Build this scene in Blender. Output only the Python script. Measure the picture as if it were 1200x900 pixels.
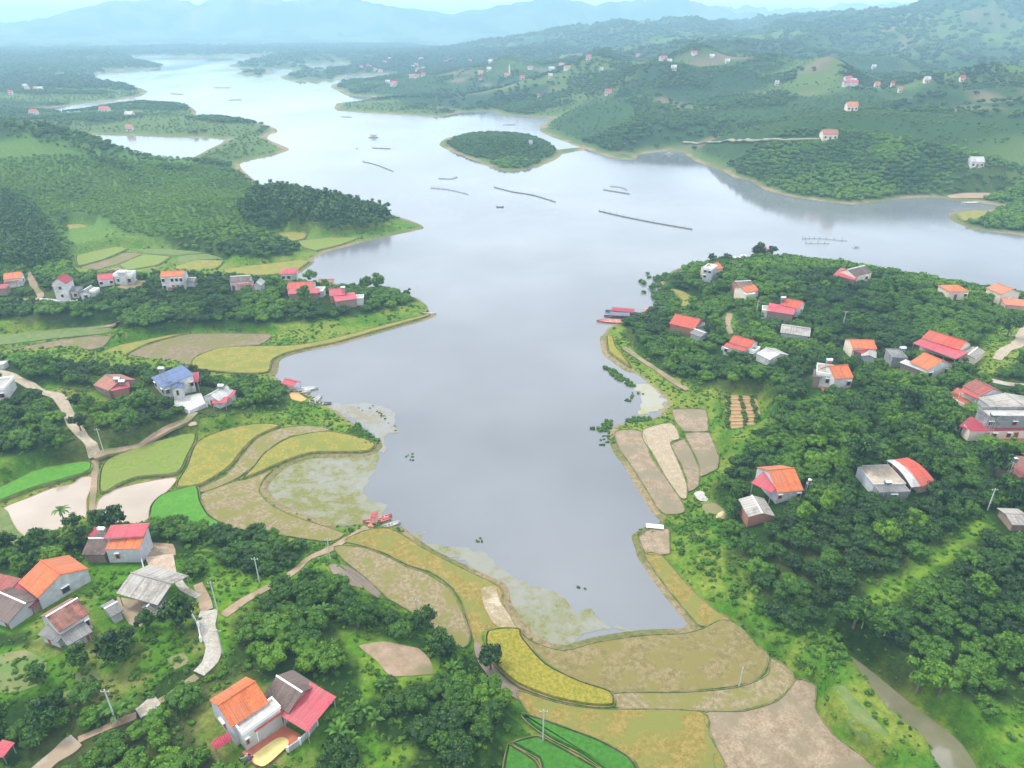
import bpy, math, random
import numpy as np
from mathutils import Vector
R = math.radians
rnd = random.Random(11)
rng = np.random.default_rng(7)
scene = bpy.context.scene
C = scene.collection
for o in list(bpy.data.objects):
    bpy.data.objects.remove(o)

# ------------------------------------------------------------------ camera
H = 110.0
F = 833.3                      # focal length in pixels of the 1200 px wide photograph
PITCH = math.atan(425 / F)
cd = bpy.data.cameras.new('camera')
cam = bpy.data.objects.new('camera', cd)
C.objects.link(cam)
cam.location = (0, 0, H)
cam.rotation_euler = (math.pi / 2 - PITCH, 0, 0)
cd.sensor_width = 36
cd.lens = 36 * F / 1200
cd.clip_start = 0.5
cd.clip_end = 60000
scene.camera = cam

# ------------------------------------------------------------------ world, sun, exposure
SUN_EL, SUN_AZ = 58.0, -60.0     # azimuth from +y (view direction), positive to the right
SKY_STRENGTH = 0.085
SUN_STRENGTH = 1.5
EXPOSURE = 1.2
HAZE_DENSITY = 0.00024
HAZE_COLOR = (0.51, 0.80, 1.0)

w = bpy.data.worlds.new('World')
scene.world = w
w.use_nodes = True
nt = w.node_tree
nt.nodes.clear()
wo = nt.nodes.new('ShaderNodeOutputWorld')
bg = nt.nodes.new('ShaderNodeBackground')
sky = nt.nodes.new('ShaderNodeTexSky')
sky.sky_type = 'NISHITA'
sky.sun_disc = False
sky.sun_elevation = R(SUN_EL)
sky.sun_rotation = R(SUN_AZ)
sky.altitude = 100
sky.dust_density = 2.0
sky.air_density = 1.0
tc = nt.nodes.new('ShaderNodeTexCoord')
mp = nt.nodes.new('ShaderNodeMapping')
mp.inputs['Scale'].default_value = (1.0, 1.0, 2.6)
nz = nt.nodes.new('ShaderNodeTexNoise')
nz.inputs['Scale'].default_value = 2.3
nz.inputs['Detail'].default_value = 6
nz.inputs['Roughness'].default_value = 0.5
cr = nt.nodes.new('ShaderNodeValToRGB')
cr.color_ramp.elements[0].position = 0.36
cr.color_ramp.elements[0].color = (8.8, 9.3, 10.2, 1)
cr.color_ramp.elements[1].position = 0.66
cr.color_ramp.elements[1].color = (16.5, 17.0, 17.8, 1)
mx = nt.nodes.new('ShaderNodeMix')
mx.data_type = 'RGBA'
mx.inputs[0].default_value = 0.72
nt.links.new(tc.outputs['Generated'], mp.inputs['Vector'])
nt.links.new(mp.outputs['Vector'], nz.inputs['Vector'])
nt.links.new(nz.outputs['Fac'], cr.inputs['Fac'])
nt.links.new(sky.outputs['Color'], mx.inputs[6])
nt.links.new(cr.outputs['Color'], mx.inputs[7])
nt.links.new(mx.outputs[2], bg.inputs['Color'])
bg.inputs['Strength'].default_value = SKY_STRENGTH
nt.links.new(bg.outputs['Background'], wo.inputs['Surface'])

sd_ = bpy.data.lights.new('sun', 'SUN')
sd_.energy = SUN_STRENGTH
sd_.angle = R(10)
sd_.color = (1.0, 0.95, 0.88)
sun = bpy.data.objects.new('sun', sd_)
C.objects.link(sun)
sv = Vector((math.sin(R(SUN_AZ)) * math.cos(R(SUN_EL)), math.cos(R(SUN_AZ)) * math.cos(R(SUN_EL)), math.sin(R(SUN_EL))))
sun.rotation_euler = sv.to_track_quat('Z', 'Y').to_euler()
sun.location = (0, 0, 300)

scene.view_settings.view_transform = 'Standard'
scene.view_settings.look = 'None'
scene.view_settings.exposure = EXPOSURE
scene.view_settings.gamma = 1
scene.render.engine = 'CYCLES'
cy = scene.cycles
cy.max_bounces = 5
cy.diffuse_bounces = 2
cy.glossy_bounces = 2
cy.transmission_bounces = 2
cy.volume_bounces = 2
cy.transparent_max_bounces = 8
cy.caustics_reflective = False
cy.caustics_refractive = False
cy.use_denoising = True
cy.use_adaptive_sampling = True
cy.adaptive_threshold = 0.01

# ------------------------------------------------------------------ pixel -> place
CP, SP = math.cos(PITCH), math.sin(PITCH)


def unproj(px, py, z=0.0):
    u, v = (px - 600) / F, (py - 450) / F
    d = (u, CP - v * SP, -SP - v * CP)
    t = (z - H) / min(d[2], -1e-4)
    return (d[0] * t, d[1] * t)


def project(x, y, z):
    fz = y * CP - (z - H) * SP
    up = y * SP + (z - H) * CP
    return 600 + F * x / fz, 450 - F * up / fz


# ------------------------------------------------------------------ numpy noise
def vnoise(x, y, seed=0):
    x = np.asarray(x, dtype=np.float64)
    y = np.asarray(y, dtype=np.float64)
    xi, yi = np.floor(x).astype(np.int64), np.floor(y).astype(np.int64)
    xf, yf = x - xi, y - yi
    xf = xf * xf * (3 - 2 * xf)
    yf = yf * yf * (3 - 2 * yf)

    def h(a, b):
        n = (a * 374761393 + b * 668265263 + seed * 974634777) & 0xffffffff
        n = ((n ^ (n >> 13)) * 1274126177) & 0xffffffff
        return ((n ^ (n >> 16)) & 0xffff) / 65535.0
    return (h(xi, yi) * (1 - xf) + h(xi + 1, yi) * xf) * (1 - yf) + (h(xi, yi + 1) * (1 - xf) + h(xi + 1, yi + 1) * xf) * yf


def fbm(x, y, octaves=4, seed=0, gain=0.5):
    a, s, t = 1.0, 0.0, 0.0
    for k in range(octaves):
        s = s + a * vnoise(x * 2 ** k, y * 2 ** k, seed + k * 17)
        t += a
        a *= gain
    return s / t


def sstep(a, b, x):
    t = np.clip((x - a) / (b - a), 0, 1)
    return t * t * (3 - 2 * t)


def chaikin(p, n=1, closed=True):
    """smooth an outline through its own points (catmull-rom), 2**n steps a side"""
    p = [tuple(q) for q in p]
    if n <= 0 or len(p) < 4 and closed:
        return p
    m, k, q = len(p), 2 ** n, []
    for i in range(m if closed else m - 1):
        g = (lambda j: p[j % m]) if closed else (lambda j: p[min(max(j, 0), m - 1)])
        a, b, c, d = g(i - 1), g(i), g(i + 1), g(i + 2)
        for s in range(k):
            t = s / k
            cr_ = tuple(.5 * (2 * b[e] + (c[e] - a[e]) * t + (2 * a[e] - 5 * b[e] + 4 * c[e] - d[e]) * t * t + (3 * b[e] - a[e] - 3 * c[e] + d[e]) * t ** 3) for e in (0, 1))
            wgt = .3 if closed and m <= 8 else .8
            q.append(tuple(cr_[e] * wgt + (b[e] + (c[e] - b[e]) * t) * (1 - wgt) for e in (0, 1)))
    if not closed:
        q.append(p[-1])
    return q


def sdf(poly, X, Y):
    """signed distance, negative inside; X, Y flat arrays"""
    P = np.array(poly, dtype=np.float64)
    Q = np.roll(P, -1, axis=0)
    d2 = np.full(X.shape, 1e18)
    inside = np.zeros(X.shape, dtype=bool)
    for (ax, ay), (bx, by) in zip(P, Q):
        ex, ey = bx - ax, by - ay
        L = ex * ex + ey * ey + 1e-12
        wx, wy = X - ax, Y - ay
        t = np.clip((wx * ex + wy * ey) / L, 0, 1)
        dx, dy = wx - t * ex, wy - t * ey
        np.minimum(d2, dx * dx + dy * dy, out=d2)
        if ay != by:
            c = (ay > Y) != (by > Y)
            inside ^= c & (X < ex * (Y - ay) / (by - ay) + ax)
    d = np.sqrt(d2)
    return np.where(inside, -d, d)


def sdf_box(poly, X, Y, pad):
    P = np.array(poly)
    m = (X > P[:, 0].min() - pad) & (X < P[:, 0].max() + pad) & (Y > P[:, 1].min() - pad) & (Y < P[:, 1].max() + pad)
    out = np.full(X.shape, 1e6)
    idx = np.nonzero(m)[0]
    if len(idx):
        out[idx] = sdf(poly, X[idx], Y[idx])
    return out


# ------------------------------------------------------------------ shores (photo pixels, on the water level)
LAKE = [(470, 618), (440, 611), (395, 617), (360, 606), (325, 592), (308, 575), (312, 562), (335, 545), (365, 534), (420, 532), (442, 521), (432, 509),
        (405, 490), (388, 478), (372, 468), (352, 457), (330, 449), (322, 441), (310, 437), (316, 421), (345, 410), (380, 402), (420, 392), (460, 380),
        (497, 371), (503, 366), (499, 357), (488, 349), (465, 343), (430, 338), (395, 333), (362, 330), (344, 322), (352, 313), (373, 301), (385, 293),
        (420, 285), (465, 275), (497, 268), (490, 262), (474, 256), (455, 252), (420, 243), (360, 230), (310, 218), (290, 204), (282, 196), (284, 190), (310, 185),
        (335, 178), (339, 174), (325, 168), (314, 163), (316, 158), (326, 155), (322, 150), (300, 143), (270, 139), (232, 137), (230, 131), (222, 124),
        (190, 121), (165, 120), (130, 124), (100, 129), (75, 132), (48, 128), (70, 125), (100, 121), (130, 118), (165, 113), (172, 108), (165, 103),
        (140, 98), (115, 95), (118, 85), (150, 83), (182, 81), (192, 77), (165, 72), (150, 68), (190, 67), (230, 67), (310, 66), (316, 69), (290, 72),
        (266, 78), (300, 81), (345, 81), (330, 90), (340, 95), (370, 96), (395, 94), (412, 96), (389, 99), (388, 103), (405, 112), (393, 123),
        (396, 130), (445, 133), (515, 137), (540, 132), (577, 130), (585, 134), (620, 137), (648, 138), (640, 143), (634, 147), (633, 153),
        (645, 160), (668, 168), (690, 176), (720, 186), (745, 187), (748, 182), (770, 178), (797, 177), (815, 189), (845, 199), (860, 208),
        (880, 212), (895, 222), (930, 231), (965, 236), (1000, 240), (1030, 236), (1070, 232), (1105, 231), (1130, 236), (1158, 239), (1172, 242), (1155, 247),
        (1135, 250), (1115, 254), (1118, 259), (1135, 267), (1165, 272), (1200, 276), (1260, 285), (1330, 300), (1340, 372), (1260, 364),
        (1190, 347), (1100, 333), (1000, 315), (950, 306), (900, 301), (860, 302), (822, 308), (790, 316), (777, 327), (772, 340), (785, 352),
        (790, 358), (770, 362), (748, 366), (735, 373), (718, 381), (708, 391), (712, 410), (726, 426), (750, 441), (765, 455), (782, 470),
        (775, 485), (760, 492), (722, 498), (719, 510), (727, 530), (744, 555), (757, 580), (772, 600), (774, 614), (748, 628), (755, 650),
        (775, 680), (800, 712), (820, 735), (800, 740), (755, 742), (700, 750), (660, 760), (625, 750), (605, 735), (590, 712), (583, 688),
        (560, 676), (530, 662), (495, 643)]
WATERS = [
    [(100, 158), (140, 159), (200, 161), (264, 163), (246, 174), (216, 189), (188, 191), (155, 184), (118, 174), (98, 165)],
    [(355, 78), (362, 75.5), (398, 74), (408, 78), (395, 82.5), (372, 82)],
    [(493, 54), (520, 52.2), (584, 52.2), (566, 56), (548, 59), (530, 57.5), (508, 57)],
    [(604, 52.5), (636, 52.5), (632, 55.5), (612, 55.3)],
    [(157, 66.5), (185, 65), (200, 66.5), (180, 70), (165, 71)],
    [(396, 92), (410, 89), (440, 87.5), (463, 88), (455, 92), (425, 97), (400, 97)],
    [(396, 114), (404, 112), (440, 114), (476, 116), (440, 119), (410, 121), (398, 121)],
    [(528, 113.4), (560, 113.4), (559, 115.4), (530, 115.6)],
]
ISLANDS = [
    [(515, 170), (522, 162), (545, 157.5), (580, 157), (625, 160), (645, 168), (655, 177), (657, 183), (645, 190), (625, 197), (600, 201),
     (580, 198), (560, 190), (540, 182), (525, 176)],
    [(276, 86), (290, 82), (310, 82), (322, 85), (315, 88), (290, 89)],
    [(268, 76.5), (290, 73), (330, 72), (350, 76), (330, 79.5), (290, 80)],
]
BRIDGE = [(655, 175), (683, 172.5), (686, 175.5), (656, 181)]     # the causeway from the island to the right shore
ISLANDS.append(BRIDGE)


def wpoly(pp, z=0.0, n=1):
    return [unproj(a, b, z) for a, b in (chaikin(pp, n) if n else pp)]


LAKE_W = wpoly(LAKE)
WATERS_W = [wpoly(p) for p in WATERS]
ISL_W = [wpoly(p) for p in ISLANDS]

# ------------------------------------------------------------------ the fields and ponds (kind, pixels, level)
# kinds: y yellow rice, g bright green rice, t tan stubble, b brown bare, w flooded weedy, m mud, p pond, d dark green rice, l light green, o olive
FIELDS = [
    ('g', 'bright green rice paddy beyond the left beige pond', 1.0, [(-60, 590), (-20, 572), (0, 572), (40, 553), (75, 545), (105, 542), (107, 550), (97, 556), (65, 565), (35, 574), (0, 588), (-40, 604)]),
    ('p', 'beige muddy pond at the left edge with orange clay rim', 0.7, [(5, 595), (37, 582), (62, 572), (85, 567), (95, 560), (107, 559), (106, 572), (101, 585), (100, 607), (82, 622), (65, 630), (38, 632), (22, 622), (12, 607)]),
    ('l', 'weedy olive green plot left of the beige pond', 0.9, [(-60, 596), (0, 594), (9, 599), (18, 620), (34, 633), (30, 648), (-20, 642), (-60, 640)]),
    ('o', 'yellow green rice paddy between the dirt junction and the middle pond', 0.9, [(117, 575), (119, 550), (130, 537), (155, 527), (195, 515), (230, 509), (219, 537), (207, 555), (162, 560), (140, 568), (125, 577)]),
    ('p', 'square beige muddy pond beside the bright green paddy', 0.7, [(113, 608), (115, 588), (130, 576), (160, 567), (205, 560), (197, 574), (180, 588), (175, 600), (176, 616), (150, 617), (125, 614)]),
    ('g', 'small bright green rice paddy right of the beige pond', 0.9, [(177, 595), (190, 581), (215, 573), (231, 571), (235, 588), (245, 605), (262, 617), (225, 619), (180, 614)]),
    ('y', 'yellow rice field below the curving bunds', 0.8, [(207, 570), (219, 547), (231, 519), (262, 505), (300, 497), (328, 499), (302, 511), (285, 527), (270, 546), (250, 560), (232, 569)]),
    ('t', 'curved stubble terrace between two thin bunds', 0.7, [(234, 573), (265, 557), (283, 536), (302, 514), (330, 502), (365, 499), (385, 504), (340, 511), (310, 529), (295, 547), (270, 564), (238, 576)]),
    ('y', 'yellow rice field running out to the lakeside bushes', 0.5, [(312, 530), (341, 513), (385, 506), (425, 514), (440, 521), (430, 529), (400, 530), (365, 531), (333, 541), (300, 556), (285, 561), (297, 548)]),
    ('t', 'large stubble field inside the horseshoe bund', 0.6, [(238, 578), (270, 566), (288, 562), (303, 557), (318, 551), (309, 560), (303, 576), (320, 594), (355, 609), (390, 620), (402, 626), (385, 634), (340, 628), (290, 621), (262, 615), (246, 603), (236, 588)]),
    ('w', 'flooded weedy field inside the horseshoe bund', 0.03, [(312, 562), (335, 546), (365, 535), (420, 532), (446, 529), (443, 560), (444, 590), (439, 611), (395, 616), (360, 605), (325, 591), (309, 576)]),
    ('m', 'grey mudflat just under the lake surface by the left bank', 0.035, [(378, 475), (410, 474), (438, 476), (455, 490), (463, 505), (452, 530), (440, 528), (444, 521), (432, 508), (404, 489)]),
    ('t', 'stubble field with brushed straw below the boat landing', 1.0, [(392, 641), (420, 641), (448, 650), (475, 664), (500, 673), (525, 689), (538, 710), (550, 745), (543, 758), (520, 745), (480, 715), (455, 700), (430, 677), (405, 657)]),
    ('e', 'mustard stubble strip along the lake edge', 0.5, [(428, 622), (458, 620), (500, 645), (545, 668), (585, 688), (588, 705), (600, 728), (606, 740), (575, 738), (572, 758), (556, 750), (545, 712), (530, 687), (506, 670), (478, 661), (450, 647), (418, 637), (405, 633)]),
    ('s', 'bare pale sand patch at the lake corner', 0.56, [(563, 690), (580, 686), (586, 705), (601, 727), (607, 738), (594, 740), (578, 730), (568, 712)]),
    ('w', 'flooded weed bed in the shallow lake corner', 0.04, [(463, 622), (500, 628), (540, 637), (565, 650), (600, 668), (625, 690), (660, 712), (690, 715), (720, 728), (748, 742), (700, 750), (660, 760), (625, 750), (603, 732), (590, 710), (585, 690), (545, 668), (500, 645)]),
    ('Y', 'bright yellow ripe rice field in the middle foreground', 0.8, [(572, 741), (607, 738), (613, 750), (640, 780), (680, 800), (715, 812), (718, 828), (690, 828), (650, 820), (610, 805), (585, 785), (572, 765)]),
    ('T', 'wide olive stubble field at the end of the lake', 0.6, [(610, 742), (625, 753), (660, 763), (700, 753), (755, 745), (800, 743), (824, 737), (845, 727), (862, 731), (885, 755), (900, 770), (890, 793), (860, 803), (800, 809), (718, 810), (680, 797), (645, 779), (620, 755)]),
    ('t', 'pinkish stubble strip curving below the wide field', 0.7, [(720, 813), (800, 812), (865, 806), (900, 791), (904, 772), (925, 785), (929, 800), (909, 819), (869, 831), (800, 832), (722, 828)]),
    ('e', 'mustard stubble field above the green rice', 0.8, [(608, 810), (650, 823), (700, 831), (820, 834), (830, 860), (848, 905), (760, 906), (742, 888), (705, 867), (665, 852), (625, 840), (613, 824)]),
    ('b', 'bare pinkish brown field at the bottom edge', 0.75, [(826, 836), (872, 834), (913, 821), (934, 797), (955, 805), (955, 830), (975, 860), (1025, 910), (852, 910), (838, 870)]),
    ('d', 'dark green rice terrace at the bottom edge', 0.9, [(612, 838), (640, 846), (662, 854), (702, 869), (738, 890), (748, 912), (722, 912), (682, 885), (645, 866), (622, 850)]),
    ('d', 'lower dark green rice terrace at the bottom edge', 1.2, [(600, 872), (630, 864), (665, 882), (700, 902), (705, 912), (640, 912), (632, 890)]),
    ('d', 'small dark green rice corner beside the grove', 1.4, [(596, 874), (626, 892), (636, 912), (590, 912)]),
    ('m2', 'dark muddy strip beside the yellow field', 0.7, [(556, 752), (570, 763), (583, 786), (608, 807), (650, 823), (688, 830), (688, 834), (650, 833), (615, 823), (585, 806), (560, 775)]),
    ('e', 'mustard strip along the right lake bank', 0.5, [(757, 650), (776, 652), (802, 682), (832, 711), (860, 729), (845, 727), (822, 733), (802, 712), (777, 681)]),
    ('b', 'long brown bare paddy at the lake edge', 0.5, [(722, 506), (752, 506), (762, 535), (780, 560), (796, 583), (801, 600), (776, 600), (757, 571), (739, 543), (726, 525)]),
    ('s2', 'pale dried paddy between brown ones', 0.6, [(755, 503), (786, 496), (796, 513), (785, 519), (796, 545), (804, 567), (804, 583), (797, 582), (781, 559), (766, 532), (755, 516)]),
    ('b', 'small brown tongue shaped paddy', 0.65, [(787, 521), (801, 515), (811, 530), (819, 550), (818, 569), (807, 576), (805, 560), (798, 542)]),
    ('b', 'square brown paddy nearest the green bank', 0.75, [(788, 480), (827, 480), (829, 505), (803, 505), (793, 495)]),
    ('b', 'brown paddy right of the tongue shaped one', 0.7, [(803, 508), (830, 507), (842, 535), (840, 549), (821, 558), (820, 544), (811, 525)]),
    ('b', 'brown mud plot below the small jetty', 0.45, [(749, 629), (763, 620), (783, 620), (784, 648), (765, 650), (757, 648)]),
    ('w2', 'yellow green weed slick in the small right bay', 0.035, [(738, 450), (752, 447), (768, 459), (781, 471), (774, 483), (762, 490), (745, 485), (752, 470)]),
    ('Y', 'bright yellow rice strip on the right peninsula point', 0.5, [(711, 395), (718, 396), (722, 408), (737, 425), (739, 431), (724, 421), (713, 412)]),
    ('y', 'small yellow field in the peninsula cove', 0.5, [(787, 339), (800, 342), (814, 350), (810, 359), (795, 361), (799, 352)]),
    # left middle shelf
    ('l', 'pale green field under the left hamlet', 0.8, [(-80, 395), (0, 393), (45, 388), (90, 384), (128, 384), (125, 390), (60, 397), (0, 404), (-80, 410)]),
    ('b2', 'brown field at the left edge below the hamlet', 0.7, [(-60, 420), (0, 412), (50, 402), (95, 395), (130, 394), (118, 407), (82, 415), (0, 421)]),
    ('y', 'yellow green wedge field beside the track end', 0.6, [(112, 416), (140, 405), (200, 393), (215, 392), (175, 402), (145, 417), (128, 421)]),
    ('b2', 'wide brown stubble field on the left shelf', 0.55, [(147, 417), (178, 403), (220, 392), (300, 391), (318, 393), (302, 404), (258, 407), (230, 417), (222, 427), (180, 427)]),
    ('y', 'yellow rice field reaching along the left shore', 0.45, [(228, 420), (258, 408), (300, 406), (345, 405), (390, 397), (440, 384), (499, 369), (497, 372), (440, 388), (395, 401), (345, 411), (320, 421), (314, 436), (285, 438), (250, 435), (226, 431)]),
    ('m', 'grey shallow mud corner on the left shelf', 0.5, [(284, 427), (300, 421), (318, 420), (315, 434), (290, 437)]),
    ('y', 'small yellow paddy below the left hill', 1.0, [(78, 264), (95, 263), (104, 266), (100, 273), (84, 274)]),
    ('y', 'yellow paddy near the dark wood on the headland', 1.0, [(323, 275), (340, 272), (360, 274), (356, 280), (340, 283), (328, 281)]),
    ('o', 'olive field along the headland shore', 0.5, [(350, 283), (385, 279), (420, 279), (400, 287), (370, 294), (355, 290)]),
    ('o', 'narrow green field on the headland', 0.7, [(90, 300), (135, 290), (150, 292), (120, 305), (92, 312)]),
    ('b2', 'pale brown paddy on the headland', 0.7, [(95, 313), (130, 303), (148, 296), (165, 298), (135, 310), (105, 318)]),
    ('o', 'olive paddy right of the pale one on the headland', 0.65, [(140, 311), (168, 299), (200, 301), (185, 311), (150, 317)]),
    ('y', 'yellow field behind the hamlet', 0.55, [(206, 312), (230, 305), (262, 306), (255, 314), (230, 320), (205, 320)]),
    ('y', 'long yellow strip behind the hamlet to the shore', 0.45, [(262, 316), (300, 311), (352, 305), (362, 307), (346, 318), (320, 322), (270, 324)]),
    ('g', 'emerald paddy below the dark wood', 1.0, [(305, 268), (322, 266), (330, 270), (312, 273)]),
    ('l', 'light green paddy in the middle of the headland fields', 0.6, [(208, 301), (240, 297), (262, 303), (235, 304), (212, 309)]),
    ('l', 'long light green paddy under the headland orchard', 0.8, [(155, 292), (200, 292), (240, 296), (205, 299), (172, 297)]),
    ('t', 'tan paddy behind the white flat roofed house', 0.6, [(110, 320), (140, 313), (180, 313), (200, 320), (150, 325)]),
    ('v', 'orange vegetable plot with planting rows', 1.6, [(851, 464), (885, 465), (891, 485), (884, 500), (873, 507), (851, 507)]),
    ('sd', 'bare reddish sand bank by the far right cove', 0.6, [(1110, 229), (1130, 226), (1172, 226), (1176, 230), (1150, 232), (1115, 232)]),
    ('y', 'pale yellow point of land at the right edge', 0.6, [(1120, 250), (1140, 247), (1158, 247), (1150, 257), (1130, 259)]),
]

# ------------------------------------------------------------------ terrain
AZ0, AZ1, NA = R(-62), R(62), 600
az = np.linspace(AZ0, AZ1, NA)
lr = np.concatenate([np.linspace(math.log(40), math.log(1500), 600, endpoint=False), np.linspace(math.log(1500), math.log(24000), 190)])
NR = len(lr)
LR, AZ = np.meshgrid(lr, az, indexing='ij')
RR = np.exp(LR)
GX = (RR * np.sin(AZ)).ravel()
GY = (RR * np.cos(AZ)).ravel()
GR = RR.ravel()

sd_land = sdf(LAKE_W, GX, GY)
for p in WATERS_W:
    sd_land = np.minimum(sd_land, sdf(p, GX, GY))
for p in ISL_W:
    sd_land = np.maximum(sd_land, -sdf(p, GX, GY))
shore_n = (fbm(GX / 9, GY / 9, 3, 5) - 0.5) * 3.2 + (fbm(GX / 40, GY / 40, 3, 9) - 0.5) * np.clip(GR / 90 - 3, 0, 18)
sdn = sd_land + shore_n * sstep(0, 6, np.abs(sd_land) + 1.0)

BUMPS = [  # px, py on water level, height, rx, ry
    (-40, 200, 29, 120, 80), (60, 205, 6, 60, 50), (-120, 230, 12, 120, 100), (260, 262, 5, 70, 40), (380, 246, 4, 60, 35),
    (230, 145, 3, 120, 60), (90, 108, 3, 200, 120),
    (585, 178, 7, 55, 40), (930, 335, 4, 60, 40), (1090, 360, 5, 90, 40), (1190, 480, 4, 80, 70), (1100, 560, 5, 70, 60),
    (1010, 205, 17, 90, 70), (1150, 195, 20, 110, 90), (890, 190, 16, 90, 60), (820, 158, 8, 110, 60), (770, 168, 10, 80, 45), (690, 148, 13, 80, 40),
    (940, 158, 9, 120, 60), (1080, 146, 8, 140, 80), (1260, 170, 34, 200, 160), (620, 103, 16, 260, 120), (520, 120, 4, 140, 60),
    (800, 96, 14, 350, 250), (985, 88, 22, 330, 220), (880, 138, 17, 130, 38), (965, 119, 24, 110, 45), (1055, 133, 15, 120, 40), (1125, 122, 20, 130, 50), (760, 133, 15, 100, 40), (700, 118, 16, 120, 45), (825, 120, 15, 110, 40), (1100, 168, 14, 110, 30), (985, 196, 10, 60, 28), (1180, 150, 16, 90, 40), (905, 100, 7, 120, 60), (840, 92, 14, 130, 60), (740, 98, 14, 120, 60), (1150, 78, 45, 500, 300), (1330, 78, 80, 650, 450), (1010, 66, 60, 900, 650), (1220, 58, 95, 1100, 800),
    (330, 47, 160, 330, 350), (205, 47, 165, 300, 350), (430, 47, 140, 300, 350), (60, 48, 70, 500, 400), (-100, 46, 120, 700, 600), (135, 47.5, 95, 260, 300), (265, 47.5, 110, 260, 300), (385, 47.5, 100, 240, 300), (500, 48, 70, 500, 300),
    (695, 47, 150, 260, 300), (765, 47, 152, 240, 300), (635, 47.5, 115, 280, 300), (840, 47, 130, 350, 400), (565, 48, 85, 400, 300), (1010, 42, 170, 1200, 700), (320, 42, 180, 900, 600), (740, 42, 170, 900, 600),
    (80, 90, 4, 300, 100), (350, 70, 4, 300, 120), (480, 75, 7, 400, 200), (700, 66, 26, 500, 300), (60, 70, 8, 500, 200), (250, 62, 4, 600, 300),
    (200, 640, 1.5, 40, 25), (330, 780, 3, 45, 35), (60, 800, 2, 35, 30), (1080, 700, 3, 50, 40), (60, 470, 4, 50, 30), (200, 350, 4, 120, 25)]
near_amp = 2.2 * sstep(2, 30, sdn) + 1.2 * sstep(20, 90, sdn)
hn = fbm(GX / 55 + 7, GY / 55, 3, 21)
hh = near_amp * (0.45 + 1.1 * hn)
far_n = fbm(GX / 330 + 3.1, GY / 330 + 9.7, 4, 33)
ridge = 1 - np.abs(fbm(GX / 210 + 1.7, GY / 210 + 4.4, 3, 41) * 2 - 1) * 2
hh += sstep(480, 1200, GR) * sstep(5, 140, sdn) * (20 * far_n + (22 + 20 * sstep(0, 400, GX)) * np.clip(ridge, 0, 1) * sstep(600, 1100, GR)) * (1 + sstep(4200, 8000, GR) * .5) * (1 - .78 * sstep(120, -150, GX + .06 * GR - 60) * sstep(5200, 3800, GR))
lo = np.zeros_like(GX)
for (bx, by, bh, brx, bry) in BUMPS:
    cx, cy2 = unproj(bx, by)
    q = ((GX - cx) / brx) ** 2 + ((GY - cy2) / bry) ** 2
    lo += bh * np.exp(-q * 0.9) * (0.8 + 0.4 * far_n)
hh += lo * sstep(0, 40, sdn) * (1.0)
hh += 0.55 * (1 - np.exp(-np.clip(sdn, 0, None) / 2.2))
GZ = np.where(sdn > 0, hh, np.maximum(sdn * 0.22, -4.0))
GZ = np.minimum(GZ, 285 + (GZ - 285) * .1)

FW = []
inside_field = np.zeros_like(GX, dtype=bool)
for k, (kind, lab, lev, pp) in enumerate(FIELDS):
    lev = lev + (k % 5) * 0.012
    pw = wpoly(pp, lev, 2)
    if kind in ('w', 'w2', 'm') and lev < 0.12:
        dense = []
        for a, b in zip(pw, pw[1:] + pw[:1]):
            c = max(1, int(math.hypot(b[0] - a[0], b[1] - a[1]) / .9))
            dense += [(a[0] + (b[0] - a[0]) * t / c, a[1] + (b[1] - a[1]) * t / c) for t in range(c)]
        D_ = np.array(dense)
        ox = (fbm(D_[:, 0] / 9, D_[:, 1] / 9, 5, 301, .62) - .5) * 13
        oy = (fbm(D_[:, 0] / 9 + 40, D_[:, 1] / 9, 5, 311, .62) - .5) * 13
        pw = [(float(a), float(b)) for a, b in zip(D_[:, 0] + ox, D_[:, 1] + oy)]
    FW.append((kind, lab, lev, pw))
    if kind in ('w', 'm', 'w2') and lev < 0.1:
        continue
    d = sdf_box(pw, GX, GY, 8)
    rr = float(np.mean([math.hypot(a, b) for a, b in pw]))
    band = 2.0 + rr * 0.012
    m = sstep(band, rr * 0.003, d)
    GZ = np.where(d < band, GZ * (1 - m) + (lev - 0.22) * m, GZ)
    inside_field |= d < 0.4
STREAM = [(984, 765), (996, 768), (1028, 792), (1068, 825), (1096, 846), (1128, 873), (1148, 912), (1107, 912), (1088, 878), (1046, 845), (1012, 803)]
STREAM_W = wpoly(STREAM, 0.5, 2)
d = sdf_box(STREAM_W, GX, GY, 8)
m = sstep(2.5, 0, d)
GZ = np.where(d < 2.5, GZ * (1 - m) + 0.1 * m, GZ)
GZ2 = GZ.reshape(NR, NA)


def tz(x, y):
    """terrain height, bilinear on the grid"""
    x = np.asarray(x, dtype=np.float64)
    y = np.asarray(y, dtype=np.float64)
    a = (np.arctan2(x, y) - AZ0) / (AZ1 - AZ0) * (NA - 1)
    l = np.log(np.hypot(x, y) + 1e-9)
    i = np.interp(l, lr, np.arange(NR))
    a = np.clip(a, 0, NA - 1.001)
    i = np.clip(i, 0, NR - 1.001)
    i0, a0 = i.astype(int), a.astype(int)
    fi, fa = i - i0, a - a0
    return (GZ2[i0, a0] * (1 - fi) + GZ2[i0 + 1, a0] * fi) * (1 - fa) + (GZ2[i0, a0 + 1] * (1 - fi) + GZ2[i0 + 1, a0 + 1] * fi) * fa


SD2 = sdn.reshape(NR, NA)


def sample(grid, x, y):
    a = np.clip((np.arctan2(x, y) - AZ0) / (AZ1 - AZ0) * (NA - 1), 0, NA - 1).astype(int)
    i = np.clip(np.interp(np.log(np.hypot(x, y) + 1e-9), lr, np.arange(NR)), 0, NR - 1).astype(int)
    return grid[i, a]


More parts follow.
